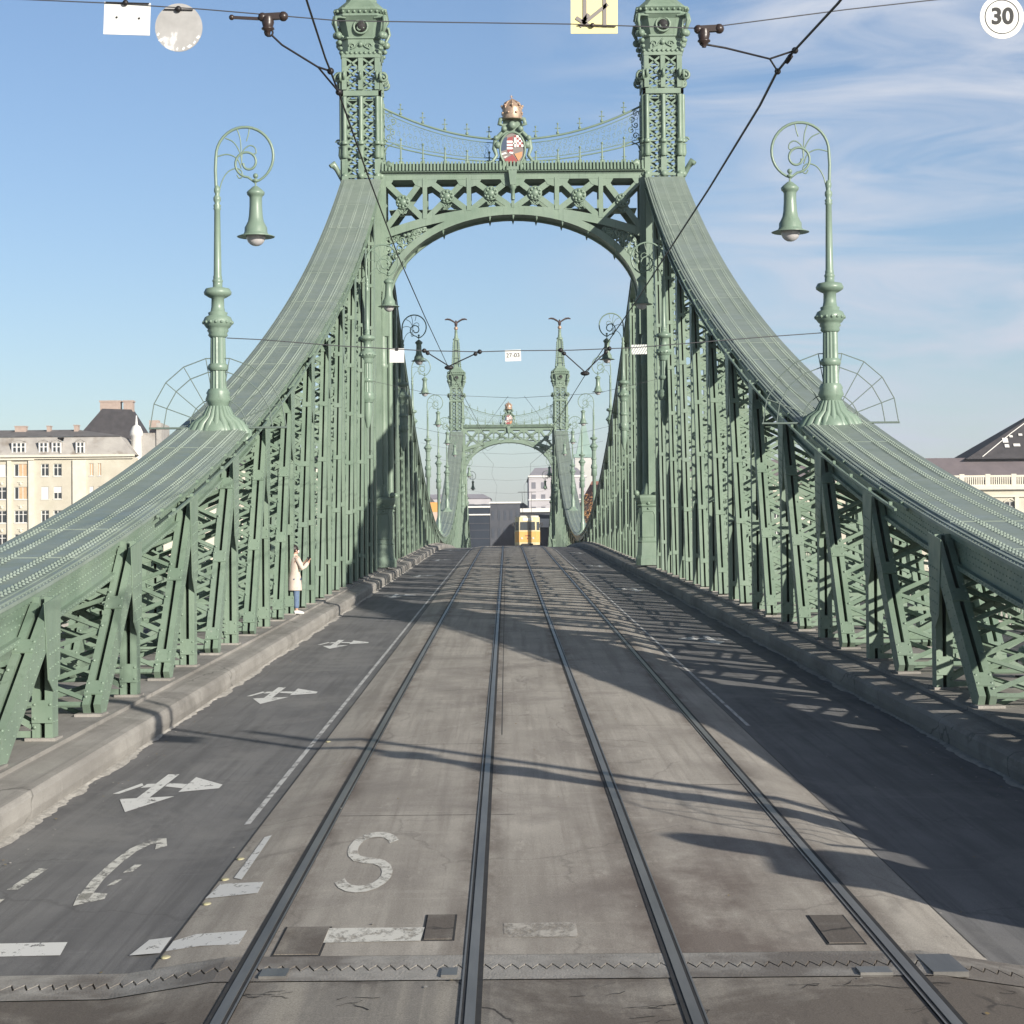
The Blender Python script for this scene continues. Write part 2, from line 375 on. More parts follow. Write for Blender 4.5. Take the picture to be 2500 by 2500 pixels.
# inspection boxes beside the rails
for (x0,x1,y0,y1,lb) in ((-1.97+.02,-1.66,14.05,14.95,'flat steel hatch beside the leftmost rail'),(-.99,-.80,14.5,15.35,'small square hatch beside the second rail'),(1.70,1.93,14.25,15.2,'flat steel hatch beside the rightmost rail')):
    b = MB(); yc = (y0+y1)/2
    b.box(x0-.016,x1+.016,y0-.03-yc,y1+.03-yc,-.02,.008,1)
    b.box(x0,x1,y0-yc,y1-yc,0,.013,0)
    o = b.build('hatch', [ROADNEAR, RAILDARK], loc=(0,yc,zd(yc))); o.rotation_euler.x = math.atan(.0268)
    tag(o, lb, 'hatch', 'hatches beside the rails')
# cracks and patches in the approach
def crack(x, y, n, dx, dy, w, name='crack'):
    b = MB(); pts = []
    for i in range(n):
        pts.append((x, y, w*random.uniform(.3,1))); x += dx*random.uniform(.4,1.4); y += dy*random.uniform(-.6,1.6)
    for i in range(n-1):
        (xa,ya,wa),(xb,yb_,wb) = pts[i],pts[i+1]
        b.quad((xa,ya-wa,zs(ya)+hump(xa)+.004),(xb,yb_-wb,zs(yb_)+hump(xb)+.004),(xb,yb_+wb,zs(yb_)+hump(xb)+.004),(xa,ya+wa,zs(ya)+hump(xa)+.004))
    o = b.build('road_crack', BLACK); o['kind'] = 'structure'
random.seed(21)
for k in range(16):
    x = random.uniform(-2.9, 2.9); y = random.uniform(12.2, 13.15)
    for j in range(random.randint(2,4)):
        crack(x, y, random.randint(4,7), random.choice((-1,1))*random.uniform(.02,.05), random.uniform(-.05,.05), random.uniform(.003,.011)); x += random.uniform(-.15,.15); y += random.uniform(-.08,.08)
# road markings ----------------------------------------------------------
def flat(name, polys, dz, m, label, cat='road marking', group=None):
    b = MB()
    for poly in polys:
        vs = [(x, y, zd(y)+hump(x)+dz) for x, y in poly]
        b.add(vs, [tuple(range(len(vs)))])
    cx = sum(p[0] for q in polys for p in q)/sum(len(q) for q in polys); cy = sum(p[1] for q in polys for p in q)/sum(len(q) for q in polys)
    b.v = [(x-cx, y-cy, z-zd(cy)) for x, y, z in b.v]
    o = b.build(name, m, loc=(cx, cy, zd(cy))); tag(o, label, cat, group); return o
def arrow(y, x=0, label='', flip=1):
    q = [[(-4.30,22.5),(-4.17,22.5),(-4.15,24.5),(-4.28,24.5)], [(-4.47,22.48),(-4.24,21.5),(-3.92,22.62)],
         [(-4.40,23.35),(-4.281,23.4),(-4.281,23.68),(-4.38,23.68)], [(-4.149,23.44),(-3.93,23.25),(-3.93,23.62),(-4.149,23.7)], [(-3.93,22.95),(-3.53,23.2),(-3.53,23.5),(-3.92,24.2)], [(-4.62,22.9),(-4.55,22.9),(-4.40,23.55),(-4.45,23.75)]]
    q = [[(flip*(a+4.2)+x, b-23+y) for a, b in p] for p in q]
    if flip < 0: q = [p[::-1] for p in q]
    return flat('lane_arrow', q, .005, PAINT, label, 'road marking', 'white lane arrows')
arrow(23.0, -4.2, 'largest white double arrow, nearest on the left lane')
arrow(34.6, -4.18, 'second white double arrow up the left lane')
arrow(47.2, -4.15, 'third white double arrow up the left lane, small')
for i, y in enumerate((72, 92, 118, 144)): arrow(y, -4.15, 'far white arrow on the striped left lane, number %d beyond the third'.replace('number %d', ('first','second','third','fourth')[i]))
for i, y in enumerate((47.5, 75.5, 104, 132)): arrow(y, 4.08, 'white arrow on the shaded right lane, ' + ('nearest one','second one','third one','farthest one')[i], -1)
# curved letter S and hooked arrow as ribbons
def ribbon(pts, w):
    L, R = [], []
    for i in range(len(pts)):
        a = Vector(pts[max(i-1,0)]); c = Vector(pts[min(i+1,len(pts)-1)]); d = (c-a)
        d = Vector((d.x, d.y*.22)); d.normalize(); n = Vector((-d.y, d.x/.22*1.0))
        ww = w[i] if isinstance(w, (list,tuple)) else w
        n = Vector((-d.y*ww/2, d.x*ww/2*3.4)); p = Vector(pts[i]); L.append(p+n); R.append(p-n)
    return [[tuple(R[i]), tuple(R[i+1]), tuple(L[i+1]), tuple(L[i])] for i in range(len(pts)-1)]
def arc(cx, cy, rx, ry, a0, a1, n=12):
    return [(cx+rx*math.cos(math.radians(a0+(a1-a0)*i/n)), cy+ry*math.sin(math.radians(a0+(a1-a0)*i/n))) for i in range(n+1)]
S = arc(-1.565, 18.42, .175, .72, 25, 250) [:-1] + arc(-1.565, 17.08, .185, .66, 95, -155)
flat('letter', ribbon(S, .085), .009, PAINTF, 'faded white letter S painted between the two left rails')
hook = [(-3.72,16.7),(-3.77,17.6),(-3.77,18.4),(-3.74,19.1),(-3.66,19.55),(-3.57,19.6),(-3.51,19.2)]
flat('hooked_arrow', ribbon(hook, .095) + [[(-3.80,16.95),(-3.74,16.45),(-3.55,16.72),(-3.57,16.95),(-3.68,17.0)], [(-3.62,17.9),(-3.55,17.95),(-3.53,18.3),(-3.59,18.3)], [(-3.64,17.3),(-3.59,17.35),(-3.57,17.6),(-3.62,17.55)]], .005, PAINTF, 'worn white hooked arrow at the front of the left lane')
bar_l = 'white stop line segment before the expansion joint, '
flat('stop_line', [[(-4.9,14.6),(-3.46,14.63),(-3.5,15.07),(-4.9,15.05)]], .005, PAINT, bar_l+'at far left', group='stop line segments')
flat('stop_line', [[(-2.98,14.56),(-2.765,14.53),(-2.77,15.07),(-2.93,15.08)], [(-2.735,14.56),(-2.5,14.55),(-2.22,14.40),(-2.22,14.87),(-2.59,15.02),(-2.735,14.9)]], .009, PAINT, bar_l+'left of the first rail', group='stop line segments')
flat('stop_line', [[(-1.75,14.42),(-1.01,14.46),(-1.0,14.92),(-1.74,14.92)]], .009, PAINTF, bar_l+'between the two left rails', group='stop line segments')
flat('stop_line', [[(-.45,14.55),(0.05,14.55),(0.05,15.05),(-.45,15.03)]], .009, paint_mat('road_paint_ghost', (.50,.47,.42), .40, .58, 6), bar_l+'faintest, near the middle', group='stop line segments')
flat('lane_dash', [[(-2.62,17.3),(-2.54,17.15),(-2.55,19.45),(-2.61,19.4)]], .009, PAINT, 'broken white dash beside the leftmost rail')
flat('lane_bar', [[(-2.74,16.5),(-2.32,16.36),(-2.33,16.85),(-2.70,17.1)]], .009, PAINT, 'short white crossbar beside the leftmost rail')
flat('edge_dash', [[(-4.42,17.2),(-4.33,17.2),(-4.30,18.2),(-4.38,18.2)], [(-4.42,15.9),(-4.34,15.9),(-4.34,16.8),(-4.42,16.8)]], .005, PAINTF, 'broken white dashes at the far left edge of the lane')
EP = paint_mat('edge_paint', (.60,.60,.59), .34, .52, 7)
for x0, w in ((-2.93,'left'), (2.80,'right')):
    b = MB(); y = 20.5 if x0 < 0 else 29
    while y < 176:
        b.quad(*[(x, yy, zd(yy)+hump(x)+.005) for x, yy in ((x0,y),(x0+.06,y),(x0+.06,y+3),(x0,y+3))]); y += 3
    o = b.build('lane_edge_line', EP); tag(o, 'worn white edge line between the tracks and the %s lane' % w, 'road marking')
for i, (x, y, lb) in enumerate(((-2.69,27.3,'farthest of the yellow road studs'),(-2.69,18.3,'second yellow road stud from the far end'),(-2.69,17.3,'yellow road stud just beyond the white crossbar'),(-2.69,16.25,'yellow road stud just before the white crossbar'),(-2.70,14.35,'nearest yellow road stud, beside the expansion joint'))):
    b = MB(); b.sphere((0,0,0), .036, 10, 6, 0, (1,1.4,.35)); o = b.build('road_stud', YSTUD, loc=(x, y, zd(y)+hump(x)+.006)); tag(o, lb, 'road stud', 'yellow road studs along the left track')

random.seed(77); b = MB()
for i in range(420):
    if i % 3: x = random.choice((-1,1))*random.uniform(4.6,5.04); y = random.uniform(14.2, 60)
    else: x = random.uniform(-4.8,4.8); y = random.uniform(12, 45)
    z = zs(y)+hump(x)+.009; r = random.uniform(.008,.022); a = random.uniform(0,3)
    b.add([(x+r*math.cos(a+k*1.57)*random.uniform(.5,1), y+r*1.3*math.sin(a+k*1.57), z+random.uniform(0,.008)) for k in range(4)], [(0,1,2,3)], random.randint(0,1))
b.build('litter', [GUTT, mat('dry_leaf', (.30,.24,.10), (.22,.15,.07), 6, .9)])['kind'] = 'stuff'

# ------------------------------------------------------------------ trusses
P = [(13.6,1.72),(17,1.95),(22.4,2.42),(26,2.78),(29.3,3.2),(34.4,3.93),(39.5,4.81),(42.6,5.41),(45.9,5.98),(50.4,6.85),(53.2,7.47),(63.2,9.89),(65.6,10.55),(75.1,13.43),(84.4,16.7),(92,19.6)]
PC = np.polyfit([p[0] for p in P], [p[1] for p in P], 4)
def zc(y):
    if y > 179: y = 358 - y
    if y <= 92.0: return float(np.polyval(PC, y))
    t = 179 - y; return 5.1 + .00188*t*t + 1.0e-9*t**4
def stations(y0, y1, step=1.0):
    n = int(round((y1-y0)/step)); out = []
    for i in range(n+1):
        y = y0 + (y1-y0)*i/n; dz = (zc(y+.05)-zc(y-.05))/.1; L = math.hypot(1, dz)
        out.append((y, zc(y), -dz/L, 1/L))
    return out
NODES = [91.7-5.58*k for k in range(13, 0, -1)] + [91.7] + [91.7+175/31*k for k in range(1, 31)] + [266.7] + [266.7+5.58*k for k in range(1, 14)]
LX0, LX1 = 5.61, 7.29
def post(name, s, yb_, zb, yt, zt, parent, near, role, gus=None):
    b = MB(); A = Vector((0, yt-yb_, zt-zb)); L = A.length; a = A.normalized(); n = Vector((0, a.z, -a.y)); n = -n if n.y > 0 else n   # n faces the camera
    U = Vector((1,0,0)); O = Vector((0, yb_, zb)); dep = .15 if role == 'v' else .17; sw = .090
    def pt(x, h, d): return O + U*(s*x) + a*h + n*d
    for xa in (LX0, LX1-.235):
        for k in (0, 1):
            xc = xa + sw/2 + k*(sw+.055); b.bar(pt(xc,0,0), pt(xc,L,0), sw, 2*dep, (1,0,0))
        xc = xa+.1175; b.bar(pt(xc,0,-dep+.03), pt(xc,L,-dep+.03), .06, .03, (1,0,0))
        h = .32 if near else random.uniform(.2,1.6)
        while h < L-.3:      # batten plates
            bh = .13 if near else .07; b.bar(pt(xc,h-bh,dep+.008), pt(xc,h+bh,dep+.008), .24, .02, (1,0,0))
            if near:
                for dh in (-.08,.08):
                    for dx in (-.09,.09): b.dome(pt(xc+dx,h+dh,dep+.018), n, .021)
            h += 1.75
        if near and xa == LX0:   # rivets on the face looking at the road
            h = .2
            while h < L-.1:
                for dd in (-dep*.55, dep*.55): b.dome(pt(LX0, h, dd), (-s,0,0), .014, n=5)
                h += .17
    x0, x1 = LX0+.235, LX1-.235; p = .72; h = .12; k = 0
    while h + p < L - .1:
        for d in ((dep*.8, -dep*.9) if near else (dep*.8,)):
            b.bar(pt(x0-.05,h,d), pt(x1+.05,h+p,d), .072, .018, n.cross(Vector(pt(x1,h+p,d)-pt(x0,h,d)).normalized()))
            b.bar(pt(x0-.05,h+p,d-.02), pt(x1+.05,h,d-.02), .072, .018, n.cross(Vector(pt(x1,h,d)-pt(x0,h+p,d)).normalized()))
        if k % 3 == 1: b.bar(pt(x0-.05,h,-dep*.8), pt(x1+.05,h,-dep*.8), .07, .02, a); b.bar(pt(x0-.05,h,-dep*.8), pt(x1+.05,h+p,-dep*.8), .06, .018, n.cross(Vector(pt(x1,h+p,0)-pt(x0,h,0)).normalized()))
        if near:
            for xx in (x0-.03, x1+.03): b.dome(pt(xx, h+.02, dep+.012), n, .024)
            b.dome(pt((x0+x1)/2, h+p/2, dep*.8+.012), n, .024)
        h += p; k += 1
    b.bar(pt(x0-.05,.06,dep*.7), pt(x1+.05,.06,dep*.7), .075, .03, a)
    b.box(*sorted((s*(LX0-.05), s*(LX1+.03))), yb_-dep-.10, yb_+dep+.10, zb-.03, zb+.004, 1) if 0 else None
    for xa in (LX0-.04, LX1-.31): b.box(*sorted((s*xa, s*(xa+.35))), yb_-dep-.06, yb_+dep+.06, zb-.02, zb+.02, 1)
    # base shoe
    if gus: gus(b)
    o = b.build(name, [GREEN, KERB], parent); return o

def make_truss(s, label):
    T = empty('bridge_truss', (0,0,0), label=label, cat='bridge truss', group='trusses on both sides of the roadway')
    for (y0, y1) in ((13.4, 91.0), (93.2, 265.0), (267.4, 344.6)):
        st = stations(y0, y1, 1.0); b = MB()
        x0, x1 = sorted((s*5.80, s*7.30))
        def sw(a, c, d0, d1, mi=0): aa, cc = sorted((s*a, s*c)); b.sweep(st, aa, cc, d0, d1, mi)
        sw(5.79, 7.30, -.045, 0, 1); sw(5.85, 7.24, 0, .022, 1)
        sw(5.87, 5.91, -.44, -.045); sw(7.16, 7.20, -.44, -.045)
        sw(5.80, 6.08, -.50, -.44); sw(6.98, 7.28, -.50, -.44); sw(5.915, 6.0, -.44, -.40)
        sw(5.83, 5.868, -.125, -.046)
        sw(5.94, 6.96, -.47, -.455)
        if y0 < 100:
            # cover plates in overlapping lengths
            yy = y0 + .5; random.seed(2)
            cuts = [yy]
            while cuts[-1] < y1-8: cuts.append(cuts[-1] + random.choice((3.1,4.3,5.58)))
            cuts.append(y1)
            for i in range(len(cuts)-1):
                st2 = stations(cuts[i], cuts[i+1]-.03, .9); h = .022 + .010*(i % 3)
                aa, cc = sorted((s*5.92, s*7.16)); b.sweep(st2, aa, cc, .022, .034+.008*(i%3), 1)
            y = y0 + .4
            while y < y1-.5:
                dz = (zc(y+.05)-zc(y-.05))/.1; Ln = math.hypot(1, dz); nn = Vector((0, -dz/Ln, 1/Ln)); tt = Vector((0, 1/Ln, dz/Ln))
                c0 = Vector((0, y, zc(y)))
                far = y > 62
                rows = (5.97,6.04,6.28,6.34,6.72,6.78,7.02,7.09)
                for j, xr in enumerate(rows):
                    b.dome(c0 + Vector((s*xr,0,0)) + tt*(.09*(j%2)) + nn*.042, nn, .030, .030, n=5 if not far else 4, mi=1)
                b.dome(c0 + Vector((s*5.82,0,0)) + nn*.0, nn, .018, n=4, mi=1)
                if y < 62:   # rivets on the web looking at the road
                    for dd in (-.15, -.24, -.33, -.47):
                        if dd == -.47: b.dome(c0 + Vector((s*5.80,0,0)) + nn*dd, (-s,0,0), .016, n=5)
                        else: b.dome(c0 + Vector((s*5.87,0,0)) + nn*dd + tt*(.06 if dd == -.24 else 0), (-s,0,0), .017, n=5)
                y += .18 * Ln**-1 * (1 if y < 62 else 1.2)
        if y0 < 100:     # conduit clipped under the flange
            st3 = stations(33, 80, 1.2); aa, cc = sorted((s*5.745, s*5.785)); b.sweep(st3, aa, cc, -.085, -.045)
            for yy in np.arange(33.5, 80, 1.9):
                dz = (zc(yy+.05)-zc(yy-.05))/.1; Ln = math.hypot(1, dz); b.bar((s*5.775, yy+dz/Ln*.1, zc(yy)-.1/Ln), (s*5.775, yy, zc(yy)), .07, .05, (0,1,dz))
        def wid(v):      # the flange grows wider towards the tower
            x, y, z = v; a_ = abs(x)
            if a_ > 6.3 or a_ < 5.6: return v
            t_ = 1.0 if y0 > 92 else min(1, max(0, (y-55)/25)); t_ = t_*t_*(3-2*t_)
            return (x - s*.185*t_*min(1, (6.3-a_)/.5), y, z)
        b.v = [wid(v) for v in b.v]
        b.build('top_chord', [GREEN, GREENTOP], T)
    for i, y in enumerate(NODES):
        if abs(y-91.7) < .1 or abs(y-266.7) < .1: continue
        h = .50; yn = y; near = y < 56
        zt = zc(y) - (.10 if y < 60 else .46); zb = zs(y) + .285
        if zt - zb < .35: continue
        # leaning post, its foot half a panel away from the tower it leans to
        up = 1 if (y < 91.7 or 179 < y < 266.7) else -1
        yf = y - up*2.75
        if 13.4 < yf < 344:
            yt = y - up*.12; 
            if not (abs(y-179) < 6 and up < 0 and False): post('leaning_post', s, yf, zs(yf)+.285, yt, zc(yt)-(.30 if y < 60 else .5), T, near, 'd')
        def gus(b):      # gusset plates where both posts meet the chord
            c = zc(y) - (0 if y < 60 else .34); dz = (zc(y+.05)-zc(y-.05))/.1; H = min(1.5, (zt-zb)*.45)
            for xg in (LX0-.014, LX1+.004):
                poly = [(-.62, c-.10-.62*dz), (.26, c-.10+.26*dz), (.20, c-.42-H*.8), (-.15, c-.45-H), (-.42, c-.45-H*.8)]
                if up < 0: poly = [(-a_, c-.10-(a_)*dz if k < 2 else z_) for k, (a_, z_) in enumerate(poly)][::-1]
                X = s*xg if s > 0 else s*xg-.01
                b.prism(poly, ((X, y, 0), (0,1,0), (0,0,1), (1,0,0)), 0, .010)
            if near:
                for dy in (-.35,-.2,-.05,.1):
                    for k in range(int(H/.16)):
                        zz = c-.55+dy*dz-k*.16
                        if k*.16 > H*.8 - .9*max(0,-dy-.1): continue
                        b.dome((s*(LX0-.014), y+up*dy, zz), (-s,0,0), .017, n=5)
        post('vertical_post', s, y, zb, y, zt, T, near, 'v', gus)
    return T
make_truss(-1, 'left riveted green lattice truss with sunlit inner side')
make_truss(1, 'right riveted green lattice truss whose inner side is shaded')

# end pillars of the trusses, lamp prototype, masts --------------------------------
for s, w in ((-1,'left'), (1,'right')):
    e = empty('end_pillar', (s*6.45, 12.1, zd(12)), label='short green iron pillar ending the %s truss' % w, cat='pillar', group='pillars at the truss ends')
    b = MB(); b.lathe([(.62,0),(.62,.5),(.5,.6),(.5,1.9),(.64,2.0),(.64,2.2),(.35,2.35)], 4*4, sq=True); b.build('shaft', GREEN, e)
    b = MB(); b.sphere((0,0,2.6), .3); b.build('ball_finial', GREEN, e)

def make_lamp():
    L = empty('street_lamp', (0,0,0)); k = .01105; n = 18
    b = MB()
    b.lathe([(.20,.42),(.23,.50),(.27,.56),(.235,.66),(.25,.70),(.205,.78)], 20)
    b.lathe([(.175,.78),(.165,1.15)], 28, flute=.10)
    b.lathe([(.185,1.15),(.215,1.19),(.215,1.25),(.185,1.29)], 20)
    b.lathe([(.165,1.29),(.155,1.83)], 28, flute=.10)
    b.lathe([(.17,1.83),(.205,1.87),(.19,1.92),(.225,1.96),(.21,2.0),(.25,2.03),(.30,2.10),(.31,2.16),(.27,2.24),(.19,2.28),(.205,2.33),(.15,2.36),(.135,2.45),(.13,2.62),(.20,2.65),(.28,2.70),(.29,2.75),(.25,2.82),(.10,2.85),(.10,2.95),(.115,2.98),(.09,3.02)], 20)
    for j in range(16): b.sphere((.30*math.cos(2*PI*j/16), .30*math.sin(2*PI*j/16), 2.13), .035, 6, 4)
    b.lathe([(.085,3.0),(.095,3.06),(.082,3.1),(.062,4.42),(.085,4.45),(.065,4.48),(.085,4.51),(.05,4.56),(.078,4.62),(.078,4.68),(.04,4.74),(.065,4.80),(.065,4.86),(.036,4.92)], 14)
    b.build('pole', GREENLAMP, L)
    # scroll arm, in the XZ plane, +x towards the lamp head.  px coordinates measured from the pole top axis
    def q(x, y): return (x*k, 0, (795-y)*k)
    pts = [q(0,378), q(-2,350), q(-3,320), q(-2,300)]
    for i in range(1, 25):
        a = math.radians(180 - i*10.4); R = 56 - (i/24)**2*6; pts.append(q(54+R*math.cos(a)*1.0, 297 - R*math.sin(a)))
    cx, cy = 58, 311; a0 = -105
    for i in range(1, 30):
        a = math.radians(-72 - i*16); R = 27 - 19*(i/29)**1.1; pts.append(q(58+R*math.cos(a), 308 - R*math.sin(a)))
    b = MB(); b.tube(pts, [.034]*4 + [.030]*20 + [.026]*(len(pts)-24), 8)
    tend = [[(2,375),(8,345),(20,325),(36,318),(46,323),(48,333),(42,336),(38,330)], [(0,296),(20,292),(38,300),(46,318)], [(16,262),(32,270),(44,290),(47,312)], [(38,245),(44,262),(46,285),(47,305)],
            [(47,300),(50,285),(62,276),(72,280),(74,290),(66,292)], [(62,241),(60,255),(56,268)]]
    for t in tend:
        sm = []
        for i_ in range(len(t)-1):
            p0_, p1_, p2_, p3_ = t[max(i_-1,0)], t[i_], t[i_+1], t[min(i_+2,len(t)-1)]
            for u_ in (0,.25,.5,.75): sm.append(tuple(.5*((2*p1_[d_])+(-p0_[d_]+p2_[d_])*u_+(2*p0_[d_]-5*p1_[d_]+4*p2_[d_]-p3_[d_])*u_*u_+(-p0_[d_]+3*p1_[d_]-3*p2_[d_]+p3_[d_])*u_**3) for d_ in (0,1)))
        b.tube([q(*p) for p in sm+[t[-1]]], .014, 6)
    b.build('scroll_arm', GREENLAMP, L)
    hx = 73*k
    b = MB(); b.sphere((hx,0,(795-332)*k), .055); b.lathe([(.03,0),(.07,.02),(.07,.05),(.03,.07)], 10, (hx,0,(795-344)*k)); b.tube([(hx,0,(795-360)*k),(hx,0,(795-330)*k)], .02, 6)
    prof = [(.24,3.90),(.385,3.865),(.40,3.875),(.26,3.925),(.24,3.97),(.235,4.06),(.205,4.11),(.165,4.19),(.145,4.30),(.132,4.50),(.13,4.66),(.145,4.70),(.18,4.73),(.19,4.78),(.15,4.82),(.05,4.90)]
    b.lathe(prof, 22, (hx,0,0)); b.build('lamp_shade', GREENLAMP, L)
    b = MB(); b.sphere((hx,0,3.885), .205, 16, 10); b.build('glass_globe', GLASSG, L)
    return L
def make_saddle(L, z=0):
    b = MB(); n = 20
    for i in range(n):      # ribbed scalloped foot
        a = 2*PI*i/n; c, s_ = math.cos(a), math.sin(a)
        pts = [(.62*c, .34*s_, -.30), (.61*c, .34*s_, -.10), (.50*c, .30*s_, .06), (.30*c, .26*s_, .20), (.20*c, .20*s_, .42)]
        b.tube(pts, [.09,.095,.085,.065,.04], 8)
    b.lathe([(.45,-.25),(.45,-.05),(.36,.10),(.24,.2),(.20,.45)], 16); bo = b.build('scalloped_foot', GREENLAMP, L)
def make_guard(L):
    b = MB(); R = 1.42
    for rr in (1.0, .80, .42):
        p = [(R*rr*math.cos(PI*i/9+.0), -.06, R*rr*math.sin(PI*i/9)) for i in range(10)]
        for i in range(9): b.tube([p[i], p[i+1]], .011, 5)
    for i in range(10):
        a = PI*i/9; b.tube([(.2*math.cos(a),-.06,.2*math.sin(a)), (R*math.cos(a),-.06,R*math.sin(a))], .010, 5)
    b.tube([(-R-.02,-.06,-.01),(R+.02,-.06,-.01)], .022, 6); b.build('fan_guard', mat('guard_steel', (.13,.17,.15), rough=.5), L)
lamp0 = make_lamp(); lamp1 = copy_tree(lamp0)
make_saddle(lamp1); make_guard(lamp1)
lampX = copy_tree(lamp0); make_saddle(lampX)         # without guard, on the chord
b = MB()                                             # bracket foot for lamps fixed beside the chord
b.lathe([(.16,.45),(.17,.1),(.13,-.2),(.05,-.5)], 14); b.tube([(0,0,.2),(-.35,0,.2)], .06, 8); b.tube([(0,0,.4),(-.35,0,.4)], .06, 8)
b.build('wall_bracket', GREENLAMP, lamp0)
spots = [(14.9,'g',6.45,None),(44.8,'g',6.40,None),(79.5,'b',5.50,8.45),(107,'b',5.50,9.0),(139,'c',6.42,9.9),(166,'c',6.42,9.6),(192,'c',6.42,9.6),(219,'c',6.42,9.9),(251,'b',5.50,9.0),(279,'b',5.5,8.45)]
ordn = ['standing nearest, just outside the picture edge','with fan guard, nearest in view','second one, hung beside the near tower','third one, hung beyond the near tower','fourth one, on the long falling chord','fifth one, by the low middle of the bridge','sixth one, just past the middle','seventh one, on the rising far chord','eighth one, before the far tower','last one, beyond the far tower']
for i, (y, kd, X, z) in enumerate(spots):
    for s in (-1, 1):
        src = {'g':lamp1,'b':lamp0,'c':lampX}[kd]; o = copy_tree(src)
        zb = zc(y)+.05 if z is None else z
        if kd == 'c': zb = z
        o.scale = (1, 1, 1.03); o.location = (s*X, y, zb); o.rotation_euler = (0,0,0 if s < 0 else PI)
        tag(o, 'green scroll-armed lamp on the %s truss, %s' % ('left' if s < 0 else 'right', ordn[i]), 'street lamp', 'street lamps along the bridge')
        if kd == 'c':          # tall shaft down to the chord
            for ch in o.children:
                if ch.name.startswith('scalloped_foot'): ch.location.z = -(zb-zc(y))
            b = MB(); h = zb - zc(y); b.lathe([(.24,-h+.3),(.2,-h+.5),(.22,-h+1.0),(.14,-h+1.2),(.14,-.1),(.24,-.05),(.20,.5)], 14); b.build('lower_shaft', GREENLAMP, o)
for l in (lamp0, lamp1, lampX):
    for ch in list(l.children): bpy.data.objects.remove(ch)
    bpy.data.objects.remove(l)

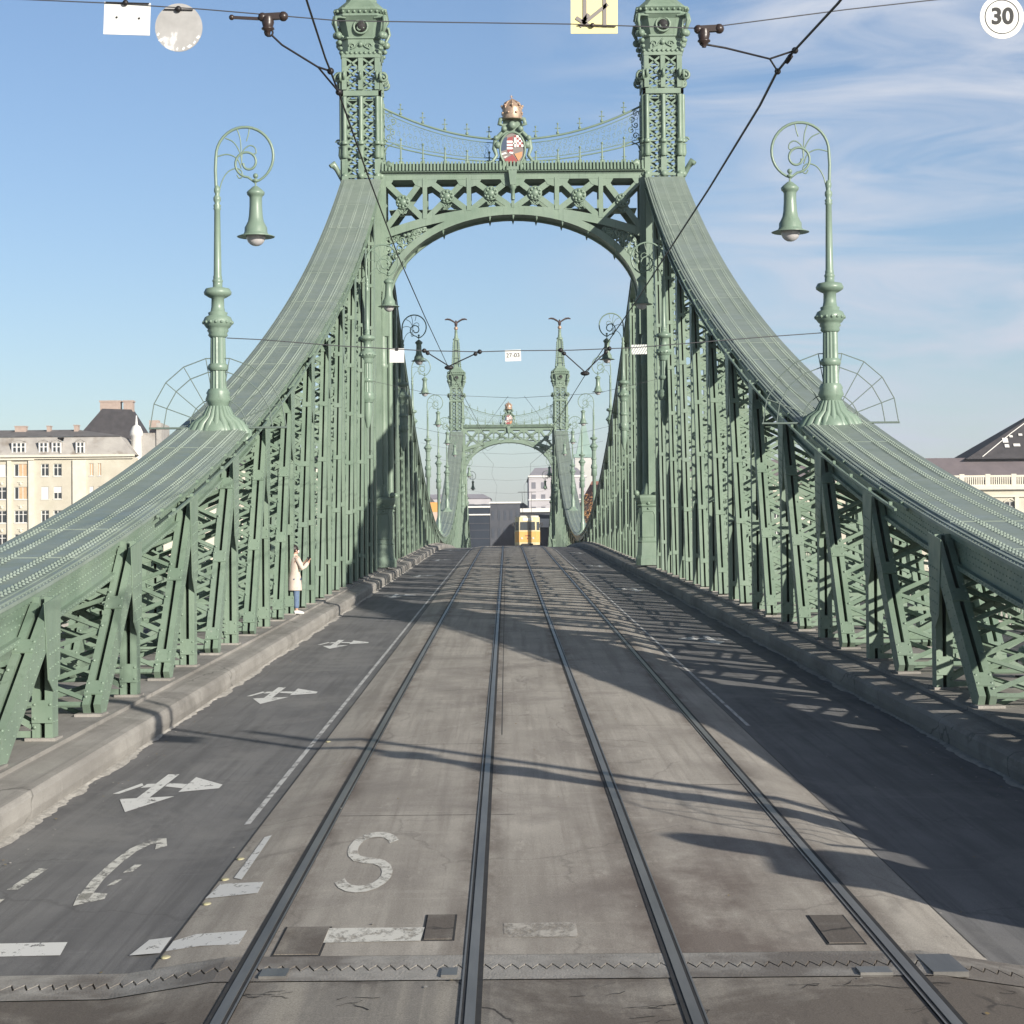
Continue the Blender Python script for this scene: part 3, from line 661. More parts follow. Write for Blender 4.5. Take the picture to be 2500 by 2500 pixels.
# ------------------------------------------------------------------ portal
def spiral(c, r0, r1, turns, a0, ax1, ax2, n=18, sgn=1):
    c = Vector(c); A = Vector(ax1); B = Vector(ax2); out = []
    for i in range(n+1):
        t = i/n; a = a0 + sgn*turns*2*PI*t; r = r0 + (r1-r0)*t; out.append(c + A*(r*math.cos(a)) + B*(r*math.sin(a)))
    return out
ZG = 2.74
def make_portal():
    Pt = empty('portal_gate', (0,91.7,0))
    for s in (-1, 1):
        cx = s*6.46; b = MB(); yo = .45     # tower axis, y relative to 91.7
        hw = .81
        # lower laced legs
        for (ya) in (-.55, .95, 1.3):
            for xa in (-1, 1):
                b.box(cx+xa*.68-.13, cx+xa*.68+.13, ya-.1, ya+.1, ZG, 19.4)
        z = ZG+.2
        while z < 19:
            for ya in (-.62, 1.38):
                b.bar((cx-.6,ya,z),(cx+.6,ya,z+.85),.1,.02,(0,0,1)); b.bar((cx-.6,ya,z+.85),(cx+.6,ya-.01,z),.1,.02,(0,0,1))
            for xs_ in (-.8,.8):
                b.bar((cx+xs_,-.5,z),(cx+xs_,1.2,z+.85),.1,.02,(0,0,1)); b.bar((cx+xs_,-.5,z+.85),(cx+xs_,1.2,z),.1,.022,(0,0,1))
            z += .85
        # upper tower: three pilasters on each face with lacing between
        for f in range(4):
            R = Matrix.Rotation(f*PI/2, 3, 'Z')
            def g(u, d, z): v = R @ Vector((u, -d, 0)); return (cx+v.x, yo+v.y, z)
            bx = R @ Vector((1,0,0)); nx = R @ Vector((0,-1,0))
            for u in (-.70, 0, .70):
                b.bar(g(u,hw-.05,19.3), g(u,hw-.05,24.72), .20, .12, bx)
                b.tube([g(u,hw+.04,20.9), g(u,hw+.04,22.85)], .085, 8)
                b.bar(g(u,hw+.02,19.45), g(u,hw+.02,20.15), .24, .14, bx); b.sphere(g(u,hw+.03,19.45), .15, 8, 6)
                b.lathe([(.11,0),(.15,.12),(.13,.42),(.16,.5)], 10, g(u,hw+.03,20.22)); b.lathe([(.13,0),(.16,.08),(.10,.16)], 8, g(u,hw+.03,20.8))
                b.bar(g(u,hw+.03,23.15), g(u,hw+.03,23.6), .2, .14, bx)
                b.tube(spiral(g(u,hw+.13,23.78), .17, .03, 1.4, -PI/2, nx, (0,0,1), 14, 1), .055, 6)
            for (u0, u1) in ((-.6,-.1),(.1,.6)):
                z = 19.5
                while z < 24.5:
                    b.bar(g(u0-.03,hw-.06,z), g(u1+.03,hw-.06,z+.42), .085, .03, nx.cross(Vector((0,0,1)))); b.bar(g(u0-.03,hw-.07,z+.42), g(u1+.03,hw-.07,z), .085, .03, nx.cross(Vector((0,0,1))))
                    b.bar(g(u0,hw-.08,z), g(u1,hw-.08,z), .05, .03, (0,0,1))
                    b.sphere(g((u0+u1)/2,hw-.03,z+.21), .06, 6, 4); z += .46
            b.bar(g(-hw-.06,hw,23.0), g(hw+.06,hw,23.0), .22, .12, (0,0,1)); b.bar(g(-hw,hw-.02,24.62), g(hw,hw-.02,24.62), .16, .1, (0,0,1)); b.bar(g(-hw,hw-.03,19.42), g(hw,hw-.03,19.42), .1, .1, (0,0,1))
            for u in (-.95, .95): b.tube(spiral(g(u*1.0,hw+.05,23.65), .2, .03, 1.3, PI/2 if u > 0 else PI/2, bx*(1 if u > 0 else -1), (0,0,1), 14, -1), .06, 6)
        for dx in (-1,1):
            b.tube([(cx+dx*.85, yo-.6, 19.4),(cx+dx*1.05, yo-.75, 19.75),(cx+dx*1.2,yo-.85,19.95),(cx+dx*1.32,yo-.9,19.85)], [.12,.11,.16,.1], 8)   # beast heads at the sides
            b.tube(spiral((cx+dx*.98,yo-.5,20.95), .13, .02, 1.2, 0, (dx,0,0), (0,0,1)), .04, 6)
        tw = b.build('tower', GREEN, Pt)
        # capital
        b = MB(); o = (cx, yo, 0)
        b.lathe([(.80,24.7),(.80,25.32),(.86,25.36),(.86,25.42)], 16, o, sq=True)
        b.lathe([(.74,25.42),(.82,25.7),(.92,26.1),(1.06,26.25),(1.10,26.28),(1.10,26.36),(1.02,26.42),(1.14,26.55),(1.12,26.62),(.92,26.66)], 16, o, sq=True)
        for f in range(4):
            R = Matrix.Rotation(f*PI/2, 3, 'Z')
            def g(u, d, z): v = R @ Vector((u, -d, 0)); return (cx+v.x, yo+v.y, z)
            bx = R @ Vector((1,0,0)); nx = R @ Vector((0,-1,0))
            for i in range(9): b.sphere(g(-.8+.2*i,.83,24.74), .075, 6, 5)
            for i in range(9): b.sphere(g(-.96+.24*i,1.08,26.46), .07, 6, 4)
            ring = [Vector(g(.02+.30*math.cos(a), .90+.0*a, 25.85+.30*math.sin(a))) for a in [2*PI*i/16 for i in range(17)]]
            b.tube(ring, .05, 6); b.sphere(g(.02,.84,25.85), .26, 10, 8, 1, (.9,.9,.9))
            b.tube(spiral(g(-.02,.97,25.75), .16, .03, .9, 0, bx, (0,0,1)), .05, 6)
            for sg in (-1,1):
                b.tube([g(sg*.72,.86,25.4), g(sg*1.0,.98,25.6), g(sg*1.15,1.05,25.95), g(sg*1.1,1.02,26.22), g(sg*.85,1.0,26.24), g(sg*.6,1.0,26.2)], [.05,.06,.07,.07,.06,.045], 7)
                b.sphere(g(sg*1.02,.92,25.45), .16, 8, 6); b.sphere(g(sg*.95,.88,25.15), .11, 7, 5); b.sphere(g(sg*.9,.84,24.92), .09, 7, 5)
                b.tube(spiral(g(sg*.35,.83,25.03), .14, .02, 1.2, 0, bx*sg, (0,0,1)), .03, 5)
            b.sphere(g(0,.82,25.1), .12, 7, 5); b.tube([g(-.4,.83,24.9),g(-.2,.84,25.0),g(0,.85,25.25),g(.2,.84,25.0),g(.4,.83,24.9)], .03, 5)
        b.build('capital', [GREEN, RAILDARK], tw)
        b = MB(); b.lathe([(1.0,26.62),(.94,26.72),(.64,27.02),(.62,27.12),(.55,27.2)], 16, o, sq=True)
        pr = [(.55,27.2),(.50,27.7),(.44,28.4),(.395,29.4),(.33,30.6)]
        for (r, z) in pr: b.lathe([(r+.03,z-.05),(r+.03,z+.03)], 16, o, sq=True)
        for sx in (-1,1):
            for sy in (-1,1):
                for i in range(len(pr)-1): b.bar((cx+sx*(pr[i][0]-.05),yo+sy*(pr[i][0]-.05),pr[i][1]), (cx+sx*(pr[i+1][0]-.05),yo+sy*(pr[i+1][0]-.05),pr[i+1][1]), .13, .13)
                for i in range(12): 
                    t = i/12; zz = 27.3+3.2*t; r = float(np.interp(zz, [p[1] for p in pr], [p[0] for p in pr])); b.sphere((cx+sx*(r+.03),yo+sy*(r+.03),zz), .07, 6, 4)
        b.lathe([(.36,27.2),(.32,28),(.24,29.4),(.2,30.6)], 16, o, sq=True)
        b.lathe([(.40,30.62),(.42,30.72),(.30,30.82),(.22,30.95),(.26,31.02),(.2,31.1),(.17,31.7),(.22,31.76),(.1,31.85)], 16, o)
        b.build('spire', GREEN, tw)
        b = MB(); b.sphere((cx,yo,32.08), .25, 14, 10, 1)
        # bird with spread wings
        b.tube([(cx,yo+.35,32.25),(cx,yo+.12,32.45),(cx,yo,32.7),(cx,yo-.1,32.95),(cx,yo-.22,33.05)], [.05,.17,.2,.11,.05], 8)
        b.tube([(cx,yo-.05,32.45),(cx,yo-.02,32.3)], .06, 6)
        for sg in (-1, 1):
            w = [(0.0,32.75,.42),(.35,33.02,.46),(.75,33.24,.44),(1.1,33.28,.36),(1.38,33.17,.12)]; vs = []
            for (x, z, c) in w:
                X = cx+sg*x; vs += [(X,yo-.2,z+.05),(X,yo-.2+c*1.6,z-.16*c),(X,yo-.2+c*1.6,z-.16*c-.05),(X,yo-.2,z-.06)]
            fs = [(0,1,2,3)] + [(16,19,18,17)] + [(i*4+j,(i+1)*4+j,(i+1)*4+(j+1)%4,i*4+(j+1)%4) for i in range(4) for j in range(4)]
            b.add(vs, fs, 0)
        b.build('bird_statue', [BRONZE, GOLD], tw)
        # pedestal with columns at road level
        b = MB(); px = s*5.62; o = (px, -.35, ZG)
        b.lathe([(.52,0),(.52,.28),(.46,.42),(.42,.95),(.44,1.0),(.40,1.04),(.40,2.45),(.46,2.52),(.42,2.58),(.50,2.72),(.54,2.86),(.54,2.95),(.3,3.0)], 16, o, sq=True)
        for f in range(4):
            R = Matrix.Rotation(f*PI/2, 3, 'Z')
            def g(u, d, z): v = R @ Vector((u, -d, 0)); return (px+v.x, -.35+v.y, ZG+z)
            for (a_, c_) in (((-.26,1.2),(.26,1.2)),((.26,1.2),(.26,2.15)),((.26,2.15),(.2,2.28)),((.2,2.28),(-.2,2.28)),((-.2,2.28),(-.26,2.15)),((-.26,2.15),(-.26,1.2))):
                b.tube([g(a_[0],.405,a_[1]), g(c_[0],.405,c_[1])], .022, 5)
            b.sphere(g(0,.44,2.62), .08, 7, 5); b.sphere(g(.4,.5,3.05), .13, 7, 5); b.sphere(g(0,.42,2.4), .05, 6, 4)
        b.tube([(px,-.35,ZG+3),(px,-.45,ZG+3.35),(px,-.5,ZG+3.5)], [.25,.15,.08], 8)
        b.lathe([(.24,2.95),(.28,3.1),(.2,3.25),(.19,8.5),(.24,8.6),(.19,8.7),(.17,10.6),(.25,10.8),(.28,11.0)], 14, (px,-.15,ZG))
        b.lathe([(.12,3.0),(.12,11.2)], 8, (px-s*.28+0,.2,ZG))
        b.build('pedestal', GREEN, Pt)
    # girder: two faces ---------------------------------------------------
    def zlow(x): return 17.77 - .033*x*x
    b = MB(); E = 5.66
    for yf, t in ((-.30, .14), (1.35, .14)):
        b.box(-E, E, yf, yf+t, 19.28, 19.50); b.box(-E, E, yf-.03, yf+t+.02, 19.50, 19.58)
        for k in range(25):
            x0 = -E + 2*E*k/25; x1 = -E + 2*E*(k+1)/25
            b.prism([(x0,zlow(x0)),(x1,zlow(x1)),(x1,zlow(x1)+.36),(x0,zlow(x0)+.36)], ((0,yf,0),(1,0,0),(0,0,1),(0,1,0)), 0, t)
        for k in range(7):
            x = -5.64+1.88*k
            if 0 < k < 6 : b.bar((x,yf+.03,zlow(x)+.3),(x,yf+.03,19.35),.19 if k != 3 else .13,.10,(1,0,0))
            else: b.bar((x+(.1 if k == 0 else -.1),yf+.05,14.5),(x+(.1 if k == 0 else -.1),yf+.05,19.4),.24,.14,(1,0,0))
        for k in range(6):
            xa = -5.64+1.88*k; xb = xa+1.88; za = zlow(xa)+.34; zb = zlow(xb)+.34
            b.bar((xa+.1,yf+.07,19.3),(xb-.1,yf+.07,zb+.0),.24,.10,(0,0,1)); b.bar((xa+.1,yf+.078,za),(xb-.1,yf+.078,19.3),.24,.10,(0,0,1))
            xm = (xa+xb)/2; zm = (19.3*2+za+zb)/4
            for (xx, zz, tri) in ((xa+.1,19.3,1),(xb-.1,19.3,-1)): b.prism([(xx-tri*.02,19.3),(xx+tri*.45,19.3),(xx+tri*.3,19.05),(xx-tri*.02,18.95)], ((0,yf+.01,0),(1,0,0),(0,0,1),(0,1,0)), 0, .05)
            if yf < 0:
                b.tube([(xm+.27*math.cos(2*PI*i/14), yf-.02, zm+.27*math.sin(2*PI*i/14)) for i in range(15)], .045, 6)
                b.sphere((xm,yf-.0,zm), .19, 10, 8, 0, (1,.8,1))
                for i in range(8): b.sphere((xm+.2*math.cos(2*PI*i/8), yf-.06, zm+.2*math.sin(2*PI*i/8)), .075, 6, 4)
                for sg in (-1,1): b.tube(spiral((xm+sg*.10,yf+.03,zm-.42), .09, .02, 1.1, PI/2, (sg,0,0), (0,0,1), 10), .025, 5)
                b.tube([(xm-.2,yf+.03,zm-.33),(xm,yf+.03,zm-.52),(xm+.2,yf+.03,zm-.33)], .03, 5)
        # arch rib
        pts = []
        for k in range(41):
            a = PI*k/40; pts.append((math.cos(a), math.sin(a)))
        for k in range(40):
            (c0,s0),(c1,s1) = pts[k], pts[k+1]
            q = [(5.35*c0,14.1+3.66*s0),(5.35*c1,14.1+3.66*s1),(5.62*c1,14.1+3.96*s1),(5.62*c0,14.1+3.96*s0)]
            b.prism(q, ((0,yf-.03,0),(1,0,0),(0,0,1),(0,1,0)), 0, t+.04)
        for s in (-1,1): b.box(min(s*5.35,s*5.62), max(s*5.35,s*5.62), yf-.03, yf+t+.01, 12.6, 14.1)
    # soffit plate, top plate, cross pieces
    for k in range(40):
        a0, a1 = PI*k/40, PI*(k+1)/40
        p = [(5.42*math.cos(a), 14.1+3.76*math.sin(a)) for a in (a0, a1)]
        b.quad((p[0][0],-.2,p[0][1]), (p[1][0],-.2,p[1][1]), (p[1][0],1.4,p[1][1]), (p[0][0],1.4,p[0][1]))
    b.box(-E, E, -.2, 1.4, 19.36, 19.42); b.box(-5.3,5.3,-.1,1.3,17.0+1.0,17.0+1.03)
    for x in (-4.7,-3.0,-1.0,0,1.0,2.1,3.2,4.4):
        z = 14.1+3.66*math.sqrt(1-(x/5.35)**2); b.lathe([(.01,-.2),(.045,-.1),(.07,0)], 6, (x,-.24,z)); b.lathe([(.01,-.2),(.045,-.1),(.07,0)], 6, (x,1.45,z+.05))
    gd = b.build('girder', GREEN, Pt)
    # leafy scroll filling of the spandrels
    random.seed(9); b = MB()
    for s in (-1,1):
        b = MB()
        for i in range(70):
            x = random.uniform(2.6,5.45); zt = zlow(x)-.05; zb = 14.1+3.96*math.sqrt(max(0,1-(x/5.62)**2)) + .02
            if zt-zb < .18: continue
            z = random.uniform(zb+.08, zt-.05); r = min(.26, (zt-zb)*.4)*random.uniform(.5,1)
            b.tube(spiral((s*x,-.12+random.uniform(-.08,.02),z), r, .03, random.uniform(.8,1.3), random.uniform(0,6.3), (1,0,0), (0,0,1), 12, random.choice((-1,1))), [.05-.0025*j for j in range(13)], 5)
            b.sphere((s*x+random.uniform(-.1,.1),-.14,z+random.uniform(-.1,.1)), random.uniform(.05,.11), 6, 4, 0, (1.4,.5,1))
        for i in range(22):
            z = random.uniform(13.2,16.2); xmax = 5.45; xi = 5.62*math.sqrt(max(0,1-((z-14.1)/3.96)**2)) if z > 14.1 else 5.6
            if 5.7-xi < .05: xi = 5.55
            x = random.uniform(min(xi,5.6), 5.75); b.sphere((s*x,-.2,z), random.uniform(.06,.13), 6, 4)
            b.tube(spiral((s*x,-.22,z), .18, .03, 1, random.uniform(0,6), (1,0,0), (0,0,1), 10), .035, 5)
        b.build('scrollwork', GREEN, gd)
    # ribbed cornice
    b = MB()
    n = 76
    for i in range(n):
        x = -5.62 + 11.24*(i+.5)/n
        b.bar((x,-.53,19.61),(x,-.36,20.02),.080,.09,(1,0,0))
    b.quad((-5.64,-.44,19.62),(5.64,-.44,19.62),(5.64,-.30,19.97),(-5.64,-.30,19.97)); b.quad((-5.64,-.30,19.97),(5.64,-.30,19.97),(5.64,-.16,19.97),(-5.64,-.16,19.97))
    b.box(-5.64,5.64,-.5,.0,19.585,19.61); b.box(-5.64,5.64,-.2,1.4,19.9,19.96); b.box(-5.64,5.64,-.17,-.12,19.6,19.9)
    b.build('ribbed_cornice', GREEN, Pt)
    # cresting
    b = MB(); yc = .25
    def zt(x): return 21.08 + 1.45*(abs(x)/5.64)**2
    def zb(x): return 20.12 + .85*(abs(x)/5.64)**2
    XS = [-5.64+11.28*i/40 for i in range(41)]
    b.tube([(x,yc,zt(x)) for x in XS], .045, 6); b.tube([(x,yc,zt(x)-.17) for x in XS], .02, 5); b.tube([(x,yc,zb(x)) for x in XS], .03, 5); b.tube([(x,yc,zb(x)+.14) for x in XS], .018, 5)
    for s in (-1,1):
        for i in range(5):
            x = s*(1.0+.95*i)
            b.tube([(x,yc,19.95),(x,yc,zb(x)+.35)], [.05,.025], 6); b.sphere((x,yc,20.12), .09, 8, 6); b.sphere((x,yc,zb(x)+.38), .06, 6, 5); b.tube([(x-.1,yc,20.3),(x+.1,yc,20.3)], .02, 5)
            b.tube([(x,yc,zt(x)),(x,yc,zt(x)+.5)], [.03,.018], 6); b.tube([(x-.12,yc,zt(x)+.30),(x+.12,yc,zt(x)+.30)], .022, 5); b.sphere((x,yc,zt(x)+.5), .045, 6, 5); b.sphere((x,yc,zt(x)+.1), .07, 6, 5)
            b.tube([(x-.09,yc,20.2),(x,yc,20.1),(x+.09,yc,20.2)], .02, 5)
        x = .95
        while x < 5.5:
            h = zt(x)-zb(x)-.3; zc_ = zb(x)+.14
            for j in range(3):
                r = .13; zz = zc_ + h*(j+.5)/3
                b.tube(spiral((s*(x+.12),yc,zz), r, .02, 1.1, random.uniform(0,6), (1,0,0), (0,0,1), 9, (-1)**j), .009, 4, cap=False)
            b.tube([(s*x,yc,zc_),(s*(x+.24),yc,zt(x+.24)-.17)], .007, 4, cap=False)
            x += .2375
        for i in range(5):
            b.tube(spiral((s*(5.3-.17*(i%2)),yc,21.2+.24*i), .15, .02, 1.2, 1.5*i, (1,0,0), (0,0,1), 12), .022, 5)
        b.tube([(s*4.7,yc,20.75),(s*5.1,yc,20.95),(s*5.4,yc,20.8),(s*5.55,yc,20.4),(s*5.6,yc,20.0)], .03, 5)
    b.build('cresting', GREEN, Pt)
    # coat of arms
    b = MB()
    b.prism([(-.62,19.95),(.62,19.95),(.52,20.5),(.60,21.0),(.48,21.4),(.38,21.9),(-.38,21.9),(-.48,21.4),(-.60,21.0),(-.52,20.5)], ((0,-.15,0),(1,0,0),(0,0,1),(0,1,0)), 0, .2)
    for s in (-1,1):
        b.tube([(s*.45,-.2,21.3),(s*.72,-.2,21.0),(s*.78,-.2,20.6),(s*.68,-.25,20.3),(s*.85,-.3,20.05),(s*1.05,-.35,19.97)], [.08,.1,.1,.08,.07,.05], 8)
        b.tube([(s*.3,-.2,21.9),(s*.5,-.25,21.85),(s*.55,-.25,21.65),(s*.42,-.25,21.6)], [.08,.1,.1,.06], 8)
        b.sphere((s*.62,-.25,20.75), .16, 8, 6); b.sphere((s*.7,-.25,21.05), .12, 8, 6); b.sphere((s*.35,-.25,21.45), .13, 8, 6)
        b.tube([(s*.25,-.3,19.95),(s*.5,-.4,19.7),(s*.45,-.4,19.6)], [.12,.1,.06], 8)
    b.sphere((0,-.25,21.6), .18, 10, 8)
    b.prism([(-.20,19.78),(.20,19.78),(.11,19.0),(-.11,19.0)], ((0,-.55,0),(1,0,0),(0,0,1),(0,1,0)), 0, .25); b.tube([(0,-.4,19.1),(0,-.4,18.9),(0,-.38,18.8),(0,-.35,18.4)], [.14,.15,.08,.09], 8)
    ca = b.build('coat_of_arms', GREEN, Pt)
    b = MB(); zc0 = 20.55; rx, rz = .52, .72
    def el(k=1, n=28): return [(rx*k*math.cos(2*PI*i/n), rz*k*math.sin(2*PI*i/n)) for i in range(n)]
    fr = ((0,-.22,zc0),(1,0,0),(0,0,1),(0,-1,0))
    b.prism(el(), fr, 0, .10, 0)
    b.tube([(p[0],-.33,zc0+p[1]) for p in el(1.03)+[el(1.03)[0]]], .05, 6, 5)
    def pl(poly, mi, d=.105): b.prism(poly, fr, .1, d+.006*mi, mi)
    pl([(-.50,-.08),(-.28,-.02),(-.22,.25),(-.24,.55),(-.38,.46),(-.48,.2)], 2)
    pl([(-.18,.5),(.02,.56),(.02,-.12),(-.05,-.22),(-.22,-.1),(-.24,.4)], 1)
    for i, z in enumerate((.28,.14,0.0)): pl([(-.24,z),(-.02,z),(.03,z+.04),(-.02,z+.09),(-.24,z+.09)], 3)
    pl([(-.15,-.17),(0,-.2),(.04,-.12),(-.12,-.1)], 3); pl([(-.47,-.18),(-.3,-.12),(-.24,-.18),(-.46,-.24)], 3); pl([(-.42,-.34),(-.2,-.28),(-.12,-.22),(-.3,-.36)], 3)
    pl([(.08,.08),(.14,.08),(.14,.40),(.08,.40)], 3, .115); pl([(.02,.22),(.20,.22),(.20,.28),(.02,.28)], 3, .115)
    random.seed(4)
    for ix in range(4):
        for iz in range(5):
            x = .12+.1*ix; z = .15+.1*iz
            if (x/rx)**2+(z/rz)**2 > .92: continue
            pl([(x-.05,z-.05),(x+.05,z-.05),(x+.05,z+.05),(x-.05,z+.05)], 3 if (ix+iz) % 2 else 1, .11)
    pl([(.08,-.2),(.42,-.1),(.40,-.3),(.25,-.5)], 4); pl([(.18,-.28),(.34,-.2),(.30,-.42)], 3, .108); pl([(-.36,-.44),(0,-.22),(.22,-.5),(0,-.68),(-.2,-.6)], 1, .112)
    b.build('shield', [GREYM, REDM, NAVY, WHITE, ORAN, GREEN], ca)
    b = MB(); b.lathe([(.41,21.86),(.43,21.95),(.43,22.3),(.40,22.38),(.36,22.45),(.22,22.62),(.06,22.70)], 16, (0,-.2,0))
    for i in range(8):
        a = 2*PI*i/8; b.tube([(.43*math.cos(a),-.2+.43*math.sin(a),22.3),(.3*math.cos(a),-.2+.3*math.sin(a),22.56),(0,-.2,22.72)], .04, 5)
        b.sphere((.44*math.cos(a),-.2+.44*math.sin(a),22.42), .06, 6, 4); b.sphere((.44*math.cos(a+.39),-.2+.44*math.sin(a+.39),22.1), .06, 6, 4)
    b.tube([(0,-.2,22.7),(-.04,-.2,22.9)], .02, 5); b.tube([(-.09,-.2,22.82),(.04,-.2,22.84)], .018, 5)
    b.build('crown', GOLD, ca)
    return Pt
p0 = make_portal(); tag(p0, 'near green iron portal with lattice towers, arch and coat of arms', 'bridge portal', 'portals of the bridge')
p1 = copy_tree(p0); p1.location.y = 266.7; tag(p1, 'far green iron portal with birds on its two spires, beyond the crest', 'bridge portal', 'portals of the bridge')

# ------------------------------------------------------------------ railings of the footways
for s, w in ((-1,'left'),(1,'right')):
    e = empty('railing', (s*10.15,13.6,0), label='green iron railing along the outer edge of the %s footway' % w, cat='railing', group='footway railings')
    b = MB(); st = [(y-13.6, zs(y)+.27, 0, 1) for y in [13.6+3*i for i in range(111)]]
    for h0, h1, wd in ((1.05,1.12,.04),(.86,.89,.02),(.12,.15,.02)): b.sweep(st, -wd, wd, h0, h1)
    b.build('handrail', GREEN, e)
    b = MB()
    for i in range(170):
        y = 13.6+1.95*i; z = zs(y)+.27; b.box(-.04,.04,y-13.6-.04,y-13.6+.04,z-.02,z+1.18)
    b.build('posts', GREEN, e)['kind'] = 'stuff'
    b = MB(); y = 13.7
    while y < 200:
        z = zs(y)+.27; b.bar((0,y-13.6,z+.13),(0,y-13.6+.45,z+.87),.03,.02,(1,0,0)); b.bar((0,y-13.6+.45,z+.13),(0,y-13.6,z+.87),.03,.02,(1,0,0)); b.box(-.01,.01,y-13.6-.012,y-13.6+.012,z+.12,z+.87); y += .45
    b.build('infill', GREEN, e)

# ------------------------------------------------------------------ text helper
def text_mesh(body, size, thick=.004, bold=.0):
    cu = bpy.data.curves.new('t', 'FONT'); cu.body = body; cu.size = size; cu.align_x = 'CENTER'; cu.align_y = 'CENTER'; cu.extrude = thick; cu.offset = bold
    o = bpy.data.objects.new('t', cu); COL.objects.link(o); dg = bpy.context.evaluated_depsgraph_get(); dg.update()
    me = bpy.data.meshes.new_from_object(o.evaluated_get(dg)); bpy.data.objects.remove(o); return me
def text_obj(name, body, size, m, parent, loc, bold=0, rot=(PI/2,0,0)):
    me = text_mesh(body, size, .002, bold); me.materials.clear(); me.materials.append(m)
    o = bpy.data.objects.new(name, me); COL.objects.link(o); o.parent = parent; o.location = loc; o.rotation_euler = rot; return o

# ------------------------------------------------------------------ overhead line
CX, CZ = -.41, 2.93
def cam2w(x, y, D):      # calibration used once to find where the hanging things are
    x1 = x-(y-966)*.009; y1 = y+(x-966)*.009
    return Vector(((x1-955)/4052*D + CX, D, CZ + (1060-y1)/4052*D))
def wire(name, pts, r, m, label, cat='overhead wire', group='overhead tram wires'):
    b = MB(); o0 = Vector(pts[0]); b.tube([Vector(p)-o0 for p in pts], r, 6)
    o = b.build(name, m, loc=o0); tag(o, label, cat, group); return o
# span wire 1 (y = 11.8)
Ya = 11.8
spA = [Vector((-9.6,Ya,6.9)), cam2w(0,-8,Ya), cam2w(190,0,Ya), cam2w(378,12,Ya), cam2w(640,34,Ya), cam2w(1080,40,Ya), cam2w(1325,48,Ya), cam2w(1600,12,Ya), cam2w(1932,-25,Ya), Vector((9.6,Ya,6.9))]
wire('span_wire', spA, .0032, WIREL, 'thin span wire crossing the top of the picture, nearest the camera')
for s, w in ((-1,'left'),(1,'right')):
    e = empty('mast', (s*9.6,Ya,zd(Ya)), label='plain steel mast holding the nearest span wire, %s side' % w, cat='mast', group='masts of the nearest span wire')
    b = MB(); b.lathe([(.13,-.3),(.12,0),(.09,7.0),(.03,7.1)], 12); b.build('shaft', GREEN, e)
Yb = 44.8
zl, zr = 7.62, 7.62
spB = [Vector((-6.22,Yb,cam2w(430,637,Yb).z))] + [cam2w(*p, Yb) for p in ((490,640),(640,652),(800,661),(905,663),(968,661),(1078,660),(1200,655),(1440,635))] + [Vector((6.22,Yb,cam2w(1553,627,Yb).z))]
wire('span_wire', spB, .010, WIREL, 'span wire between the two fan-guarded lamps, carrying the number plate')
contactL = [cam2w(560,-60,9.6), cam2w(578,0,10.2), cam2w(612,105,11.5), cam2w(622,130,11.8), cam2w(640,178,12.4), cam2w(690,320,14.9), cam2w(750,480,20.5), cam2w(800,594,28), cam2w(847,695,Yb)]
contactR = [cam2w(1640,-70,10.6), cam2w(1585,0,11.3), cam2w(1500,92,12.3), cam2w(1468,132,12.8), cam2w(1436,195,13.7), cam2w(1340,352,17), cam2w(1200,568,26.5), cam2w(1105,706,Yb)]
for s, C, w in ((-1,contactL,'left'),(1,contactR,'right')):
    prev = C[0] - (C[2]-C[0])*3; pts = [prev] + C
    far = [(79.5, s*1.2), (107, s*1.55), (139, s*1.2), (166, s*1.5), (192, s*1.2), (219, s*1.5), (251, s*1.2), (290,s*1.4), (345,s*1.3)]
    pts += [Vector((x, y, zs(y)+5.55)) for y, x in far]
    wire('contact_wire', pts, .0062 if s < 0 else .0082, WIRE, 'dark tram contact wire over the %s track, drawn towards the camera' % w)
for i, (y, zz) in enumerate(((79.5,9.4),(107,9.5),(139,10.3),(166,10.6),(192,10.6),(219,10.3),(251,9.5))):
    pts = [(-5.9,y,zz+.4),(-3,y,zz-.25),(0,y,zz-.4),(3,y,zz-.25),(5.9,y,zz+.4)]
    wire('span_wire', pts, .007, WIREL, 'cross span wire over the rails, %s beyond the number plate' % ('first','second','third','fourth','fifth','sixth','seventh')[i])
    for s in ((-1,1) if y < 110 else ()): wire('hanger', [(s*1.2-.9,y,zz-.33),(s*1.3,y,zs(y)+5.6),(s*1.2+.9,y,zz-.33)], .006, WIRE, 'V-shaped wire hanger over the %s track on the %s far span' % ('left' if s < 0 else 'right', ('first','second','third','fourth','fifth','sixth','seventh')[i]))
# insulators and bridles
def insulator(label, clamp, ring, bridle, hooks, bar_len, D, m=INSUL):
    e = empty('insulator', clamp, label=label, cat='insulator', group='insulators of the overhead line'); C = Vector(clamp)
    b = MB()
    if bar_len: b.bar((-bar_len,0,.0),(-.03,0,-.01),.016,.012,(0,0,1)); b.sphere((-bar_len,0,0),.016,8,6)
    b.bar((-.04,0,0),(.07,0,.005),.035,.035,(0,0,1)); b.sphere((-.03,0,0),.026,8,6); b.sphere((.085,0,.003),.028,8,6)
    b.build('clamp', INSUL, e)
    b = MB(); b.lathe([(.03,0),(.035,-.03),(.028,-.055),(.036,-.062),(.036,-.068),(.015,-.08),(.012,-.10)], 12); b.build('porcelain_body', m, e)
    b = MB(); rc = Vector(ring)-C; b.tube([(rc.x+.022*math.cos(2*PI*i/10), 0, rc.z+.022*math.sin(2*PI*i/10)) for i in range(11)], .006, 5)
    br = [Vector(p)-C for p in bridle]; b.tube([rc+Vector((.015,0,-.015))]+br, .006, 5)
    for h in hooks: 
        hp = Vector(h)-C; b.tube([br[-1], hp], .006, 5); b.sphere(hp, .02, 8, 6)
    b.build('pull_off_wire', WIRE, e)
